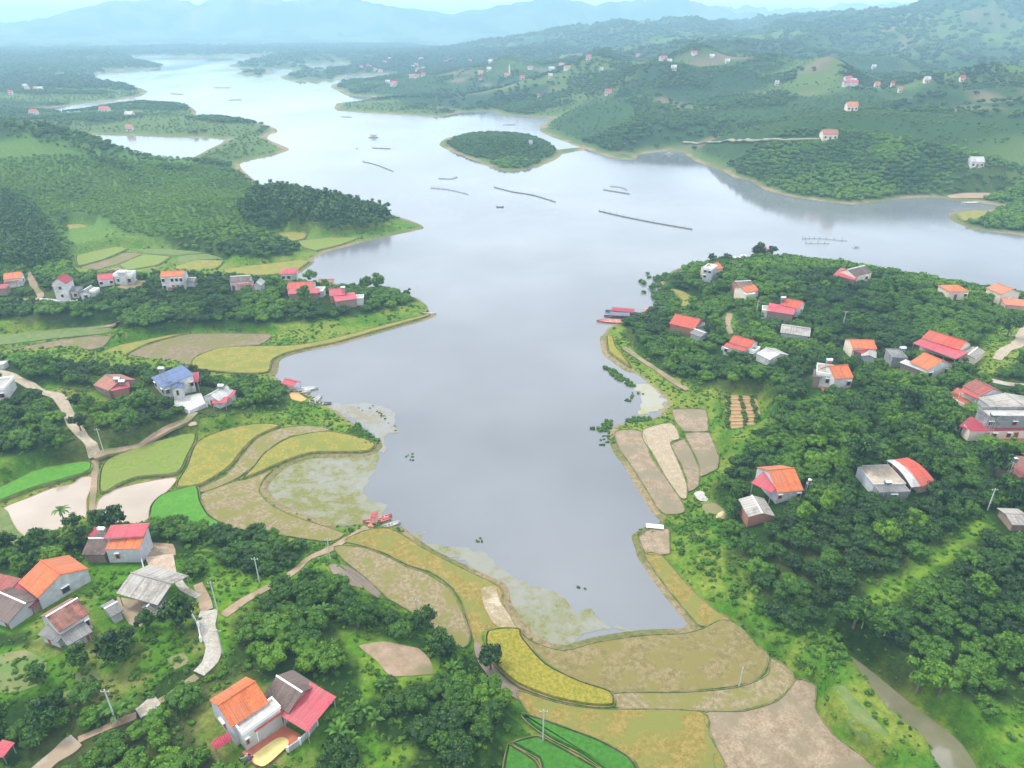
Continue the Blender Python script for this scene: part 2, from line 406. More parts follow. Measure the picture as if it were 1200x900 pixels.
def G(px, py, dz=0.0):
    """the place on the terrain seen at a photo pixel (dz above it)"""
    u, v = (px - 600) / F, (py - 450) / F
    d = np.array((u, CP - v * SP, -SP - v * CP))
    t = np.exp(np.linspace(math.log(60), math.log(24000), 1400))
    x, y, z = d[0] * t, d[1] * t, H + d[2] * t
    g = np.maximum(tz(x, y), 0.0) + dz
    k = np.nonzero(z < g)[0]
    if len(k) == 0:
        k = [len(t) - 1]
    i = max(int(k[0]), 1)
    f0, f1 = z[i - 1] - g[i - 1], z[i] - g[i]
    s = f0 / (f0 - f1) if f0 != f1 else 0
    s = min(max(s, 0), 1)
    tt = t[i - 1] + (t[i] - t[i - 1]) * s
    xx, yy = d[0] * tt, d[1] * tt
    return (float(xx), float(yy), float(max(tz(xx, yy), 0.0)))


def gpoly(pp, n=1):
    return [G(a, b)[:2] for a, b in (chaikin(pp, n) if n else pp)]


# ------------------------------------------------------------------ mesh and material helpers
def tag(o, label=None, cat=None, group=None, kind=None):
    if label:
        o['label'] = label
    if cat:
        o['category'] = cat
    if group:
        o['group'] = group
    if kind:
        o['kind'] = kind
    return o


def mesh_obj(name, verts, faces, mat=None, parent=None, smooth=False):
    me = bpy.data.meshes.new(name)
    me.from_pydata(verts, [], faces)
    if mat:
        me.materials.append(mat)
    if smooth:
        me.polygons.foreach_set('use_smooth', [True] * len(me.polygons))
    me.update()
    o = bpy.data.objects.new(name, me)
    C.objects.link(o)
    if parent:
        o.parent = parent
    return o


class MB:
    def __init__(s):
        s.v = []
        s.f = []

    def add(s, v, f):
        n = len(s.v)
        s.v += [tuple(q) for q in v]
        s.f += [tuple(i + n for i in q) for q in f]

    def hexa(s, p):   # 8 points: bottom 4 ccw, top 4 ccw
        s.add(p, [(3, 2, 1, 0), (4, 5, 6, 7), (0, 1, 5, 4), (1, 2, 6, 5), (2, 3, 7, 6), (3, 0, 4, 7)])

    def box(s, x0, x1, y0, y1, z0, z1):
        s.hexa([(x0, y0, z0), (x1, y0, z0), (x1, y1, z0), (x0, y1, z0), (x0, y0, z1), (x1, y0, z1), (x1, y1, z1), (x0, y1, z1)])

    def tube(s, a, b, r0, r1, n=8, cap=True):
        a, b = Vector(a), Vector(b)
        d = (b - a).normalized()
        e = Vector((1, 0, 0)) if abs(d.x) < .8 else Vector((0, 1, 0))
        p = d.cross(e).normalized()
        q = d.cross(p)
        v = []
        for c, r in ((a, r0), (b, r1)):
            for k in range(n):
                t = 2 * math.pi * k / n
                v.append(tuple(c + p * r * math.cos(t) + q * r * math.sin(t)))
        f = [(k, (k + 1) % n, n + (k + 1) % n, n + k) for k in range(n)]
        if cap:
            f += [tuple(range(n))[::-1], tuple(range(n, 2 * n))]
        s.add(v, f)

    def build(s, name, mat, parent=None, smooth=False):
        return mesh_obj(name, s.v, s.f, mat, parent, smooth)


MATS = {}


def mat(name, col, rough=0.8, var=0.15, scale=1.0, bump=0.0, bscale=None, spec=0.3, col2=None, coord='Object', detail=4, metal=0.0, c3=None, stretch=None, lo=0.35, hi=0.65):
    """two (or three) tone noise-varied principled material"""
    if name in MATS:
        return MATS[name]
    if name.startswith('f_'):
        q_ = .66
        col = tuple(c * q_ for c in col)
        col2 = tuple(c * q_ for c in col2) if col2 else None
        c3 = tuple(c * q_ for c in c3) if c3 else None
    m = bpy.data.materials.new(name)
    m.use_nodes = True
    n = m.node_tree.nodes
    L = m.node_tree.links
    b = n['Principled BSDF']
    b.inputs['Roughness'].default_value = rough
    b.inputs['Metallic'].default_value = metal
    b.inputs['Specular IOR Level'].default_value = spec
    t = n.new('ShaderNodeTexCoord')
    src = t.outputs[coord]
    if coord == 'World':
        src = None
    g = n.new('ShaderNodeNewGeometry')
    vec = g.outputs['Position'] if coord == 'World' or coord == 'Object' and name.startswith('f_') else src
    if stretch:
        mpn = n.new('ShaderNodeMapping')
        mpn.inputs['Scale'].default_value = stretch
        L.new(vec, mpn.inputs['Vector'])
        vec = mpn.outputs['Vector']
    nzz = n.new('ShaderNodeTexNoise')
    nzz.inputs['Scale'].default_value = scale
    nzz.inputs['Detail'].default_value = detail
    nzz.inputs['Roughness'].default_value = 0.62
    L.new(vec, nzz.inputs['Vector'])
    rp = n.new('ShaderNodeValToRGB')
    c2 = col2 or tuple(min(1, c * (1 + var)) for c in col)
    c1 = col if col2 else tuple(c * (1 - var) for c in col)
    rp.color_ramp.elements[0].position = lo
    rp.color_ramp.elements[0].color = (*c1, 1)
    rp.color_ramp.elements[1].position = hi
    rp.color_ramp.elements[1].color = (*c2, 1)
    L.new(nzz.outputs['Fac'], rp.inputs['Fac'])
    out = rp.outputs['Color']
    if detail >= 8:
        nf = n.new('ShaderNodeTexNoise')
        nf.inputs['Scale'].default_value = scale * 4.5
        nf.inputs['Detail'].default_value = 3
        L.new(vec, nf.inputs['Vector'])
        mf = n.new('ShaderNodeMapRange')
        mf.inputs['From Min'].default_value = .3
        mf.inputs['From Max'].default_value = .7
        mf.inputs['To Min'].default_value = .74
        mf.inputs['To Max'].default_value = 1.22
        L.new(nf.outputs['Fac'], mf.inputs['Value'])
        vf = n.new('ShaderNodeVectorMath')
        vf.operation = 'SCALE'
        L.new(out, vf.inputs[0])
        L.new(mf.outputs['Result'], vf.inputs['Scale'])
        out = vf.outputs['Vector']
    if c3:
        n2 = n.new('ShaderNodeTexNoise')
        n2.inputs['Scale'].default_value = scale * 0.22
        n2.inputs['Detail'].default_value = 5
        L.new(vec, n2.inputs['Vector'])
        r2 = n.new('ShaderNodeValToRGB')
        r2.color_ramp.elements[0].position = 0.46
        r2.color_ramp.elements[1].position = 0.60
        L.new(n2.outputs['Fac'], r2.inputs['Fac'])
        m2 = n.new('ShaderNodeMix')
        m2.data_type = 'RGBA'
        L.new(r2.outputs['Color'], m2.inputs[0])
        L.new(out, m2.inputs[6])
        m2.inputs[7].default_value = (*c3, 1)
        out = m2.outputs[2]
    L.new(out, b.inputs['Base Color'])
    if bump:
        nb = n.new('ShaderNodeTexNoise')
        nb.inputs['Scale'].default_value = bscale or scale * 3
        nb.inputs['Detail'].default_value = 3
        L.new(vec, nb.inputs['Vector'])
        bp = n.new('ShaderNodeBump')
        bp.inputs['Strength'].default_value = 1
        bp.inputs['Distance'].default_value = bump
        L.new(nb.outputs['Fac'], bp.inputs['Height'])
        L.new(bp.outputs['Normal'], b.inputs['Normal'])
    MATS[name] = m
    return m


def roof_mat(name, col, var=0.12, pitch=0.35, worn=None):
    """ribbed sheet or tile roof: ribs run down the slope, courses across it, rain stains over both"""
    if name in MATS:
        return MATS[name]
    m = mat(name, col, rough=0.6, var=var * 1.4, scale=0.8, spec=0.35, c3=worn, detail=8)
    n, L = m.node_tree.nodes, m.node_tree.links
    b = n['Principled BSDF']
    uv = n.new('ShaderNodeUVMap')
    wv = n.new('ShaderNodeTexWave')
    wv.wave_type = 'BANDS'
    wv.bands_direction = 'X'
    wv.inputs['Scale'].default_value = 1 / pitch / 3.14
    L.new(uv.outputs['UV'], wv.inputs['Vector'])
    w2 = n.new('ShaderNodeTexWave')
    w2.wave_type = 'BANDS'
    w2.bands_direction = 'Y'
    w2.wave_profile = 'SAW'
    w2.inputs['Scale'].default_value = 1.0
    L.new(uv.outputs['UV'], w2.inputs['Vector'])
    st = n.new('ShaderNodeTexNoise')
    mpp = n.new('ShaderNodeMapping')
    mpp.inputs['Scale'].default_value = (1.6, .25, 1)
    L.new(uv.outputs['UV'], mpp.inputs['Vector'])
    L.new(mpp.outputs['Vector'], st.inputs['Vector'])
    st.inputs['Scale'].default_value = 1.3
    st.inputs['Detail'].default_value = 6
    f1 = n.new('ShaderNodeMapRange')
    f1.inputs['To Min'].default_value = .86
    f1.inputs['To Max'].default_value = 1.04
    L.new(wv.outputs['Fac'], f1.inputs['Value'])
    f2 = n.new('ShaderNodeMapRange')
    f2.inputs['From Min'].default_value = .3
    f2.inputs['From Max'].default_value = .7
    f2.inputs['To Min'].default_value = .74
    f2.inputs['To Max'].default_value = 1.12
    L.new(st.outputs['Fac'], f2.inputs['Value'])
    f3 = n.new('ShaderNodeMapRange')
    f3.inputs['To Min'].default_value = .92
    f3.inputs['To Max'].default_value = 1.0
    L.new(w2.outputs['Fac'], f3.inputs['Value'])
    a = n.new('ShaderNodeMath')
    a.operation = 'MULTIPLY'
    L.new(f1.outputs[0], a.inputs[0])
    L.new(f2.outputs[0], a.inputs[1])
    a2 = n.new('ShaderNodeMath')
    a2.operation = 'MULTIPLY'
    L.new(a.outputs[0], a2.inputs[0])
    L.new(f3.outputs[0], a2.inputs[1])
    sc_ = n.new('ShaderNodeVectorMath')
    sc_.operation = 'SCALE'
    old = b.inputs['Base Color'].links[0].from_socket
    L.new(old, sc_.inputs[0])
    L.new(a2.outputs[0], sc_.inputs['Scale'])
    L.new(sc_.outputs['Vector'], b.inputs['Base Color'])
    bp = n.new('ShaderNodeBump')
    bp.inputs['Distance'].default_value = 0.06
    L.new(wv.outputs['Fac'], bp.inputs['Height'])
    L.new(bp.outputs['Normal'], b.inputs['Normal'])
    return m


# ------------------------------------------------------------------ terrain colouring
OPEN = [   # (pixels, colour) open grass or bank
    ([(-300, 386), (60, 381), (130, 379), (145, 389), (230, 387), (300, 383), (400, 373), (460, 362), (500, 352), (545, 380), (330, 447), (300, 447), (230, 440), (170, 434), (110, 430), (60, 425), (-300, 425)], 'g'),
    ([(78, 256), (110, 260), (150, 275), (200, 287), (250, 302), (330, 302), (352, 292), (320, 275), (300, 265), (350, 262), (470, 257), (515, 268), (400, 302), (350, 335), (290, 327), (160, 324), (90, 321), (85, 290)], 'g'),
    ([(-300, 548), (60, 546), (105, 537), (103, 525), (115, 525), (165, 524), (220, 497), (245, 489), (330, 480), (345, 464), (380, 470), (470, 500), (475, 640), (400, 648), (380, 642), (355, 636), (262, 617), (178, 615), (113, 617), (100, 612), (60, 634), (-300, 640)], 'g'),
    ([(385, 645), (430, 600), (620, 600), (850, 640), (870, 720), (935, 790), (1000, 915), (590, 915), (590, 880), (612, 855), (606, 830), (592, 800), (560, 768), (545, 762), (500, 748), (470, 722), (445, 702), (420, 694), (385, 670), (375, 652)], 'g'),
    ([(690, 390), (728, 381), (738, 402), (762, 425), (800, 446), (840, 456), (895, 458), (912, 500), (885, 512), (872, 530), (852, 560), (834, 580), (850, 600), (850, 640), (880, 690), (905, 725), (940, 750), (990, 757), (1010, 770), (1040, 797), (1080, 830), (1110, 852), (1150, 872), (1175, 915), (950, 915), (930, 790), (860, 725), (790, 650), (770, 600), (715, 500), (780, 470), (700, 420)], 'g'),
    ([(-200, 752), (40, 757), (110, 762), (150, 738), (225, 735), (243, 715), (250, 755), (225, 775), (190, 798), (150, 826), (110, 832), (55, 818), (-200, 850)], 'm'),
    ([(60, 692), (100, 655), (160, 659), (210, 652), (217, 680), (237, 690), (243, 720), (200, 738), (150, 738), (110, 758), (45, 759), (20, 740), (-50, 742), (-50, 690), (20, 668)], 'm'),
    ([(222, 848), (250, 812), (290, 800), (345, 800), (392, 832), (387, 872), (365, 912), (262, 912), (240, 880)], 'm'),
    ([(243, 690), (268, 700), (278, 722), (270, 745), (264, 782), (250, 760)], 'b'),
    ([(395, 738), (440, 740), (470, 751), (515, 775), (508, 797), (462, 803), (432, 830), (442, 860), (482, 880), (470, 912), (425, 912), (415, 850), (422, 800), (402, 765)], 'b'),
    ([(1005, 702), (1040, 682), (1070, 662), (1110, 642), (1140, 612), (1162, 600), (1152, 627), (1112, 657), (1082, 684), (1050, 702), (1020, 714)], 'b'),
    ([(1085, 805), (1130, 832), (1170, 822), (1230, 842), (1230, 915), (1160, 915), (1110, 852), (1070, 826)], 'b'),
    ([(1160, 385), (1230, 375), (1230, 420), (1185, 428), (1150, 440), (1140, 425)], 'g'),
    ([(235, 640), (262, 660), (300, 680), (345, 662), (365, 645), (395, 645), (385, 665), (345, 680), (300, 702), (262, 720), (245, 700)], 'b'),
    ([(40, 455), (60, 450), (80, 455), (110, 458), (135, 470), (120, 478), (100, 478), (95, 510), (82, 500), (76, 478)], 'm'),
    ([(855, 465), (900, 470), (905, 495), (885, 505), (855, 508)], 'g'),
    ([(848, 366), (862, 366), (866, 395), (850, 395)], 'g'),
    ([(925, 470), (960, 462), (965, 475), (935, 482)], 'm'),
]
OPEN_W = [(gpoly(p), k) for p, k in OPEN]
near = GR < 620
ni = np.nonzero(near)[0]
open_sd = np.full(GX.shape, 1e5)
open_kind = np.zeros(GX.shape, dtype=int)
jx = (fbm(GX / 4, GY / 4, 3, 61) - .5) * 5
for p, k in OPEN_W:
    d = sdf_box(p, GX, GY, 20)
    up = d < open_sd
    open_sd = np.where(up, d, open_sd)
    open_kind = np.where(up & (d < 3), {'g': 1, 'm': 2, 'b': 3}[k], open_kind)
OS2 = open_sd.reshape(NR, NA)

n1 = fbm(GX / 3.1, GY / 3.1, 4, 71)
n2 = fbm(GX / 17, GY / 17, 4, 73)
n3 = fbm(GX / 120, GY / 120, 4, 79)
n4 = fbm(GX / 260 + 5, GY / 150, 4, 83)


def colmix(a, b, t):
    return a * (1 - t[:, None]) + b * t[:, None]


def cc(*v):
    return np.array(v)[None, :]


orch = colmix(cc(.018, .045, .006), cc(.050, .068, .016), sstep(.45, .7, n2))
grass = colmix(cc(.050, .135, .009), cc(.145, .185, .026), sstep(.35, .65, n1 * .5 + n2 * .5))
mead = colmix(cc(.060, .155, .008), cc(.18, .175, .048), sstep(.50, .70, n2 * .75 + n1 * .25))
brite = colmix(cc(.060, .150, .009), cc(.12, .20, .018), sstep(.35, .65, n1))
col = orch
t = sstep(1.5, -1.5, open_sd + jx)
col = np.where((open_kind == 1)[:, None], colmix(col, grass, t), col)
col = np.where((open_kind == 2)[:, None], colmix(col, mead, t), col)
col = np.where((open_kind == 3)[:, None], colmix(col, brite, t), col)
# beyond the near groves: wood, pasture and red earth in patches
farc = colmix(cc(.026, .060, .014), cc(.075, .115, .028), sstep(.42, .62, n4))
farc = colmix(farc, cc(.13, .105, .06), sstep(.67, .77, fbm(GX / 95, GY / 70, 3, 91)))
farc = colmix(farc, cc(.022, .05, .018), sstep(.52, .60, n3))
col = colmix(col, farc, sstep(420, 640, GR + (n3 - .5) * 150))
hl_ = sstep(370, 430, GR) * sstep(760, 660, GR) * sstep(-30, -70, GX) * sstep(.3, .6, fbm(GX / 50, GY / 35, 3, 191))
col = colmix(col, cc(.085, .16, .030), hl_ * .75)
# drawdown rim of the lake
rim = 1.2 + np.clip((GR - 250) * 0.011, 0, 10)
tr = sstep(1.15, .55, sdn / rim + (n1 - .5) * .8)
rimc = colmix(cc(.13, .13, .045), cc(.22, .17, .09), sstep(.4, .6, n2))
col = colmix(col, rimc, tr * (GR > 60))
tr2 = sstep(2.6, 1.2, sdn / rim) * (1 - tr) * sstep(260, 420, GR)
col = colmix(col, cc(.09, .14, .04), tr2 * .7)

idx = (np.arange(NR - 1)[:, None] * NA + np.arange(NA - 1)[None, :]).ravel()
quads = np.stack([idx, idx + 1, idx + NA + 1, idx + NA], axis=1)[:, ::-1]
# keep only what is not deep under the lake
zq = GZ[quads].max(axis=1)
quads = quads[zq > -1.5]
me = bpy.data.meshes.new('ground')
me.vertices.add(len(GX))
me.vertices.foreach_set('co', np.stack([GX, GY, GZ], axis=1).astype(np.float32).ravel())
me.loops.add(quads.size)
me.loops.foreach_set('vertex_index', quads.astype(np.int32).ravel())
me.polygons.add(len(quads))
me.polygons.foreach_set('loop_start', np.arange(0, quads.size, 4, dtype=np.int32))
me.polygons.foreach_set('loop_total', np.full(len(quads), 4, dtype=np.int32))
me.polygons.foreach_set('use_smooth', np.ones(len(quads), dtype=bool))
me.update(calc_edges=True)
ca = me.color_attributes.new('cover', 'FLOAT_COLOR', 'POINT')
ca.data.foreach_set('color', np.concatenate([col, np.ones((len(col), 1))], axis=1).astype(np.float32).ravel())
ground = bpy.data.objects.new('ground', me)
C.objects.link(ground)
tag(ground, 'rolling green land around the lake with earth and grass cover', 'ground', kind='structure')

gm = bpy.data.materials.new('ground_cover')
gm.use_nodes = True
n, L = gm.node_tree.nodes, gm.node_tree.links
b = n['Principled BSDF']
b.inputs['Roughness'].default_value = 0.95
b.inputs['Specular IOR Level'].default_value = 0.1
at = n.new('ShaderNodeAttribute')
at.attribute_name = 'cover'
ge = n.new('ShaderNodeNewGeometry')
nz1 = n.new('ShaderNodeTexNoise')
nz1.inputs['Scale'].default_value = 0.9
nz1.inputs['Detail'].default_value = 7
nz1.inputs['Roughness'].default_value = 0.7
L.new(ge.outputs['Position'], nz1.inputs['Vector'])
rp = n.new('ShaderNodeMapRange')
rp.inputs['From Min'].default_value = 0.25
rp.inputs['From Max'].default_value = 0.75
rp.inputs['To Min'].default_value = 0.5
rp.inputs['To Max'].default_value = 1.55
L.new(nz1.outputs['Fac'], rp.inputs['Value'])
mm = n.new('ShaderNodeVectorMath')
mm.operation = 'SCALE'
L.new(at.outputs['Color'], mm.inputs[0])
L.new(rp.outputs['Result'], mm.inputs['Scale'])
L.new(mm.outputs['Vector'], b.inputs['Base Color'])
bp = n.new('ShaderNodeBump')
bp.inputs['Distance'].default_value = 0.5
L.new(nz1.outputs['Fac'], bp.inputs['Height'])
L.new(bp.outputs['Normal'], b.inputs['Normal'])
me.materials.append(gm)

# ------------------------------------------------------------------ the lake
wm = bpy.data.materials.new('lake_water')
wm.use_nodes = True
n, L = wm.node_tree.nodes, wm.node_tree.links
b = n['Principled BSDF']
b.inputs['Roughness'].default_value = 0.11
b.inputs['IOR'].default_value = 1.33
b.inputs['Specular IOR Level'].default_value = 1.0
ge = n.new('ShaderNodeNewGeometry')
nzw = n.new('ShaderNodeTexNoise')
nzw.inputs['Scale'].default_value = 0.012
nzw.inputs['Detail'].default_value = 3
L.new(ge.outputs['Position'], nzw.inputs['Vector'])
rpw = n.new('ShaderNodeValToRGB')
rpw.color_ramp.elements[0].position = 0.35
rpw.color_ramp.elements[0].color = (.122, .128, .134, 1)
rpw.color_ramp.elements[1].position = 0.7
rpw.color_ramp.elements[1].color = (.175, .182, .188, 1)
L.new(nzw.outputs['Fac'], rpw.inputs['Fac'])
L.new(rpw.outputs['Color'], b.inputs['Base Color'])
nb = n.new('ShaderNodeTexNoise')
nb.inputs['Scale'].default_value = 0.5
nb.inputs['Detail'].default_value = 3
L.new(ge.outputs['Position'], nb.inputs['Vector'])
bp = n.new('ShaderNodeBump')
bp.inputs['Distance'].default_value = 0.02
L.new(nb.outputs['Fac'], bp.inputs['Height'])
L.new(bp.outputs['Normal'], b.inputs['Normal'])
nr_ = n.new('ShaderNodeTexNoise')
nr_.inputs['Scale'].default_value = 0.008
nr_.inputs['Detail'].default_value = 6
mpw = n.new('ShaderNodeMapping')
mpw.inputs['Scale'].default_value = (1.0, .35, 1.0)
mpw.inputs['Rotation'].default_value = (0, 0, .5)
L.new(ge.outputs['Position'], mpw.inputs['Vector'])
L.new(mpw.outputs['Vector'], nr_.inputs['Vector'])
mrw = n.new('ShaderNodeMapRange')
mrw.inputs['From Min'].default_value = .38
mrw.inputs['From Max'].default_value = .62
mrw.inputs['To Min'].default_value = .05
mrw.inputs['To Max'].default_value = .20
L.new(nr_.outputs['Fac'], mrw.inputs['Value'])
L.new(mrw.outputs['Result'], b.inputs['Roughness'])
S = 24000
lake = mesh_obj('lake_water', [(-S, -200, 0), (S, -200, 0), (S, S, 0), (-S, S, 0)], [(0, 1, 2, 3)], wm)
tag(lake, 'calm grey blue reservoir water winding between the hills', 'lake', kind='structure')

# ------------------------------------------------------------------ fields
FM = {
    'g': mat('f_green_rice', (.065, .24, .008), .8, scale=1.1, col2=(.12, .34, .016), bump=.15, bscale=3.5, c3=(.08, .27, .012)),
    'd': mat('f_dark_rice', (.035, .16, .006), .8, scale=1.3, col2=(.065, .24, .012), bump=.15, bscale=3.5),
    'o': mat('f_yellow_green_rice', (.16, .25, .025), .85, scale=.9, col2=(.25, .31, .045), bump=.15, bscale=3.5, c3=(.22, .26, .05)),
    'l': mat('f_pale_green', (.11, .20, .04), .9, scale=.5, col2=(.22, .25, .08), bump=.1, bscale=3),
    'y': mat('f_yellow_rice', (.26, .25, .03), .9, scale=1.2, col2=(.38, .31, .065), bump=.15, bscale=3, c3=(.23, .25, .04), detail=8, lo=.42, hi=.58),
    'Y': mat('f_ripe_rice', (.24, .235, .018), .9, scale=1.6, col2=(.40, .33, .04), bump=.3, bscale=2.2, detail=8, lo=.40, hi=.60),
    't': mat('f_stubble', (.26, .21, .09), .95, scale=1.1, col2=(.39, .31, .18), bump=.12, bscale=4, c3=(.25, .23, .06), detail=9, lo=.42, hi=.60),
    'T': mat('f_olive_stubble', (.22, .18, .06), .95, scale=1.0, col2=(.33, .26, .12), bump=.12, bscale=4, c3=(.25, .21, .06), detail=9, lo=.42, hi=.60),
    'e': mat('f_mustard_stubble', (.26, .20, .035), .95, scale=1.0, col2=(.37, .28, .08), bump=.12, bscale=4, c3=(.24, .24, .05), detail=9, lo=.42, hi=.60),
    'b': mat('f_bare_mud', (.30, .215, .125), .7, scale=.5, col2=(.41, .31, .20), bump=.06, bscale=2, c3=(.26, .215, .125), detail=9, lo=.40, hi=.62),
    'b2': mat('f_bare_field', (.22, .17, .085), .9, scale=.5, col2=(.31, .23, .14), bump=.06, bscale=2, c3=(.21, .20, .06), detail=9, lo=.40, hi=.62),
    's': mat('f_pale_sand', (.40, .31, .18), .9, scale=.8, col2=(.60, .50, .36), bump=.08, c3=(.32, .25, .11), detail=8, lo=.42, hi=.58),
    's2': mat('f_dried_mud', (.42, .33, .20), .9, scale=.8, col2=(.52, .42, .30), bump=.05, bscale=2, detail=8, lo=.40, hi=.62),
    'sd': mat('f_red_sand', (.42, .28, .18), .9, scale=.1, col2=(.50, .36, .25), bump=.05),
    'v': mat('f_orange_soil', (.38, .23, .10), .95, scale=.6, col2=(.48, .31, .15), bump=.05),
    'm2': mat('f_wet_mud', (.22, .16, .12), .7, scale=.3, col2=(.30, .23, .17), bump=.05),
}


def wet_mat(name, weed, weed2, water, cover, rough=.35, scale=.35):
    m = mat(name, weed, rough, scale=1.3, col2=weed2)
    n, L = m.node_tree.nodes, m.node_tree.links
    b = n['Principled BSDF']
    g = n.new('ShaderNodeNewGeometry')
    z = n.new('ShaderNodeTexNoise')
    z.inputs['Scale'].default_value = scale
    z.inputs['Detail'].default_value = 8
    z.inputs['Roughness'].default_value = .68
    L.new(g.outputs['Position'], z.inputs['Vector'])
    z2 = n.new('ShaderNodeTexNoise')
    z2.inputs['Scale'].default_value = scale * .13
    z2.inputs['Detail'].default_value = 3
    L.new(g.outputs['Position'], z2.inputs['Vector'])
    ad = n.new('ShaderNodeMath')
    ad.operation = 'ADD'
    L.new(z.outputs['Fac'], ad.inputs[0])
    L.new(z2.outputs['Fac'], ad.inputs[1])
    r = n.new('ShaderNodeValToRGB')
    r.color_ramp.elements[0].position = 0.0
    r.color_ramp.elements[1].position = 1.0
    mr = n.new('ShaderNodeMapRange')
    mr.inputs['From Min'].default_value = cover - .10
    mr.inputs['From Max'].default_value = cover + .14
    L.new(ad.outputs[0], mr.inputs['Value'])
    mxx = n.new('ShaderNodeMix')
    mxx.data_type = 'RGBA'
    L.new(mr.outputs['Result'], mxx.inputs[0])
    mxx.inputs[6].default_value = (*water, 1)
    old = b.inputs['Base Color'].links[0].from_socket
    L.new(old, mxx.inputs[7])
    L.new(mxx.outputs[2], b.inputs['Base Color'])
    rr = n.new('ShaderNodeMapRange')
    rr.inputs['To Min'].default_value = .08
    rr.inputs['To Max'].default_value = .8
    L.new(mr.outputs['Result'], rr.inputs['Value'])
    L.new(rr.outputs['Result'], b.inputs['Roughness'])
    return m


FM['w'] = wet_mat('f_flooded_weed', (.17, .18, .04), (.25, .24, .07), (.20, .195, .155), .98)
FM['w2'] = wet_mat('f_weed_slick', (.34, .34, .10), (.42, .40, .16), (.26, .25, .20), 1.0)
FM['m'] = wet_mat('f_mudflat', (.27, .25, .17), (.32, .28, .18), (.20, .20, .19), 1.02)
pond = mat('f_pond_water', (.44, .34, .24), .07, scale=.05, col2=(.55, .44, .33), spec=.8)
FM['p'] = pond
BUND = mat('f_bund_grass', (.13, .19, .04), .95, scale=.5, col2=(.30, .24, .12), bump=.1, lo=.44, hi=.56)
CLAY = mat('f_clay', (.42, .24, .12), .95, scale=.6, col2=(.52, .34, .20), bump=.05)

RAISE = {'g': .45, 'd': .5, 'o': .4, 'y': .3, 'Y': .6}
NAMES = {'p': 'pond', 'w': 'flooded_field', 'w2': 'flooded_field', 'm': 'mudflat', 's': 'sand', 'sd': 'sand', 'm2': 'mud_strip'}


def offset_poly(P, d):
    """shift a closed outline outward by d (negative: inward)"""
    n = len(P)
    A = sum(P[i][0] * P[(i + 1) % n][1] - P[(i + 1) % n][0] * P[i][1] for i in range(n))
    s = 1 if A > 0 else -1
    out = []
    for i in range(n):
        a, b, c = P[i - 1], P[i], P[(i + 1) % n]
        tx, ty = c[0] - a[0], c[1] - a[1]
        l = math.hypot(tx, ty) or 1
        out.append((b[0] + s * ty / l * d, b[1] - s * tx / l * d))
    return out


def ccw(P):
    A = sum(P[i][0] * P[(i + 1) % len(P)][1] - P[(i + 1) % len(P)][0] * P[i][1] for i in range(len(P)))
    return P if A > 0 else P[::-1]


for kind, lab, lev, pw in FW:
    pw = ccw(pw)
    r_ = RAISE.get(kind, 0)
    inner = offset_poly(pw, -0.35) if r_ else pw
    nn = len(pw)
    v = [(x, y, lev + r_) for x, y in inner]
    f = [tuple(range(nn))]
    if kind in ('w', 'w2', 'm') and lev < .12:
        from mathutils.geometry import delaunay_2d_cdt
        vs, _, fs, *_r = delaunay_2d_cdt([Vector(q) for q in pw], [], [list(range(nn))], 1, 1e-4)
        v = [(q.x, q.y, lev) for q in vs]
        f = []
        for t_ in fs:
            a, b, c = (vs[i] for i in t_[:3])
            f.append(tuple(t_) if (b - a).cross(c - a) > 0 else tuple(t_)[::-1])
    if r_ or kind == 'Y':
        v += [(x, y, lev - .5) for x, y in pw]
        f += [(i, nn + i, nn + (i + 1) % nn, (i + 1) % nn) for i in range(nn)]
    nm = NAMES.get(kind, 'rice_field')
    o = mesh_obj(nm, v, f, FM[kind])
    tag(o, lab, 'pond' if kind == 'p' else 'field', kind='structure')
    # earth bund round the field, one long mound
    if kind in 'gdoytTebpY' or kind in ('s2', 'b2'):
        rr = float(np.mean([math.hypot(a, b) for a, b in pw]))
        wd = 0.26 if rr < 300 else 0.4
        hb = 0.10 + (r_ * .5 if r_ else 0)
        a_ = offset_poly(pw, -wd * .2)
        b_ = offset_poly(pw, wd * .35)
        c_ = offset_poly(pw, wd * .9)
        d_ = offset_poly(pw, wd * 1.6)
        vv = [(x, y, lev - .3) for x, y in a_] + [(x, y, lev + hb + .08 * rnd.random()) for x, y in b_] + [(x, y, lev + hb + .05 * rnd.random()) for x, y in c_] + [(x, y, lev - .5) for x, y in d_]
        ff = []
        for ring in range(3):
            for i in range(nn):
                j = (i + 1) % nn
                ff.append((ring * nn + i, (ring + 1) * nn + i, (ring + 1) * nn + j, ring * nn + j))
        bo = mesh_obj('bund', vv, ff, CLAY if kind == 'p' else BUND, o)

st = mesh_obj('stream_water', [(x, y, .5) for x, y in ccw(STREAM_W)], [tuple(range(len(STREAM_W)))],
              mat('f_stream', (.19, .19, .10), .10, scale=.10, col2=(.34, .30, .20), spec=.8, c3=(.20, .21, .10)))
tag(st, 'murky green brown stream channel at the lower right', 'stream', kind='structure')


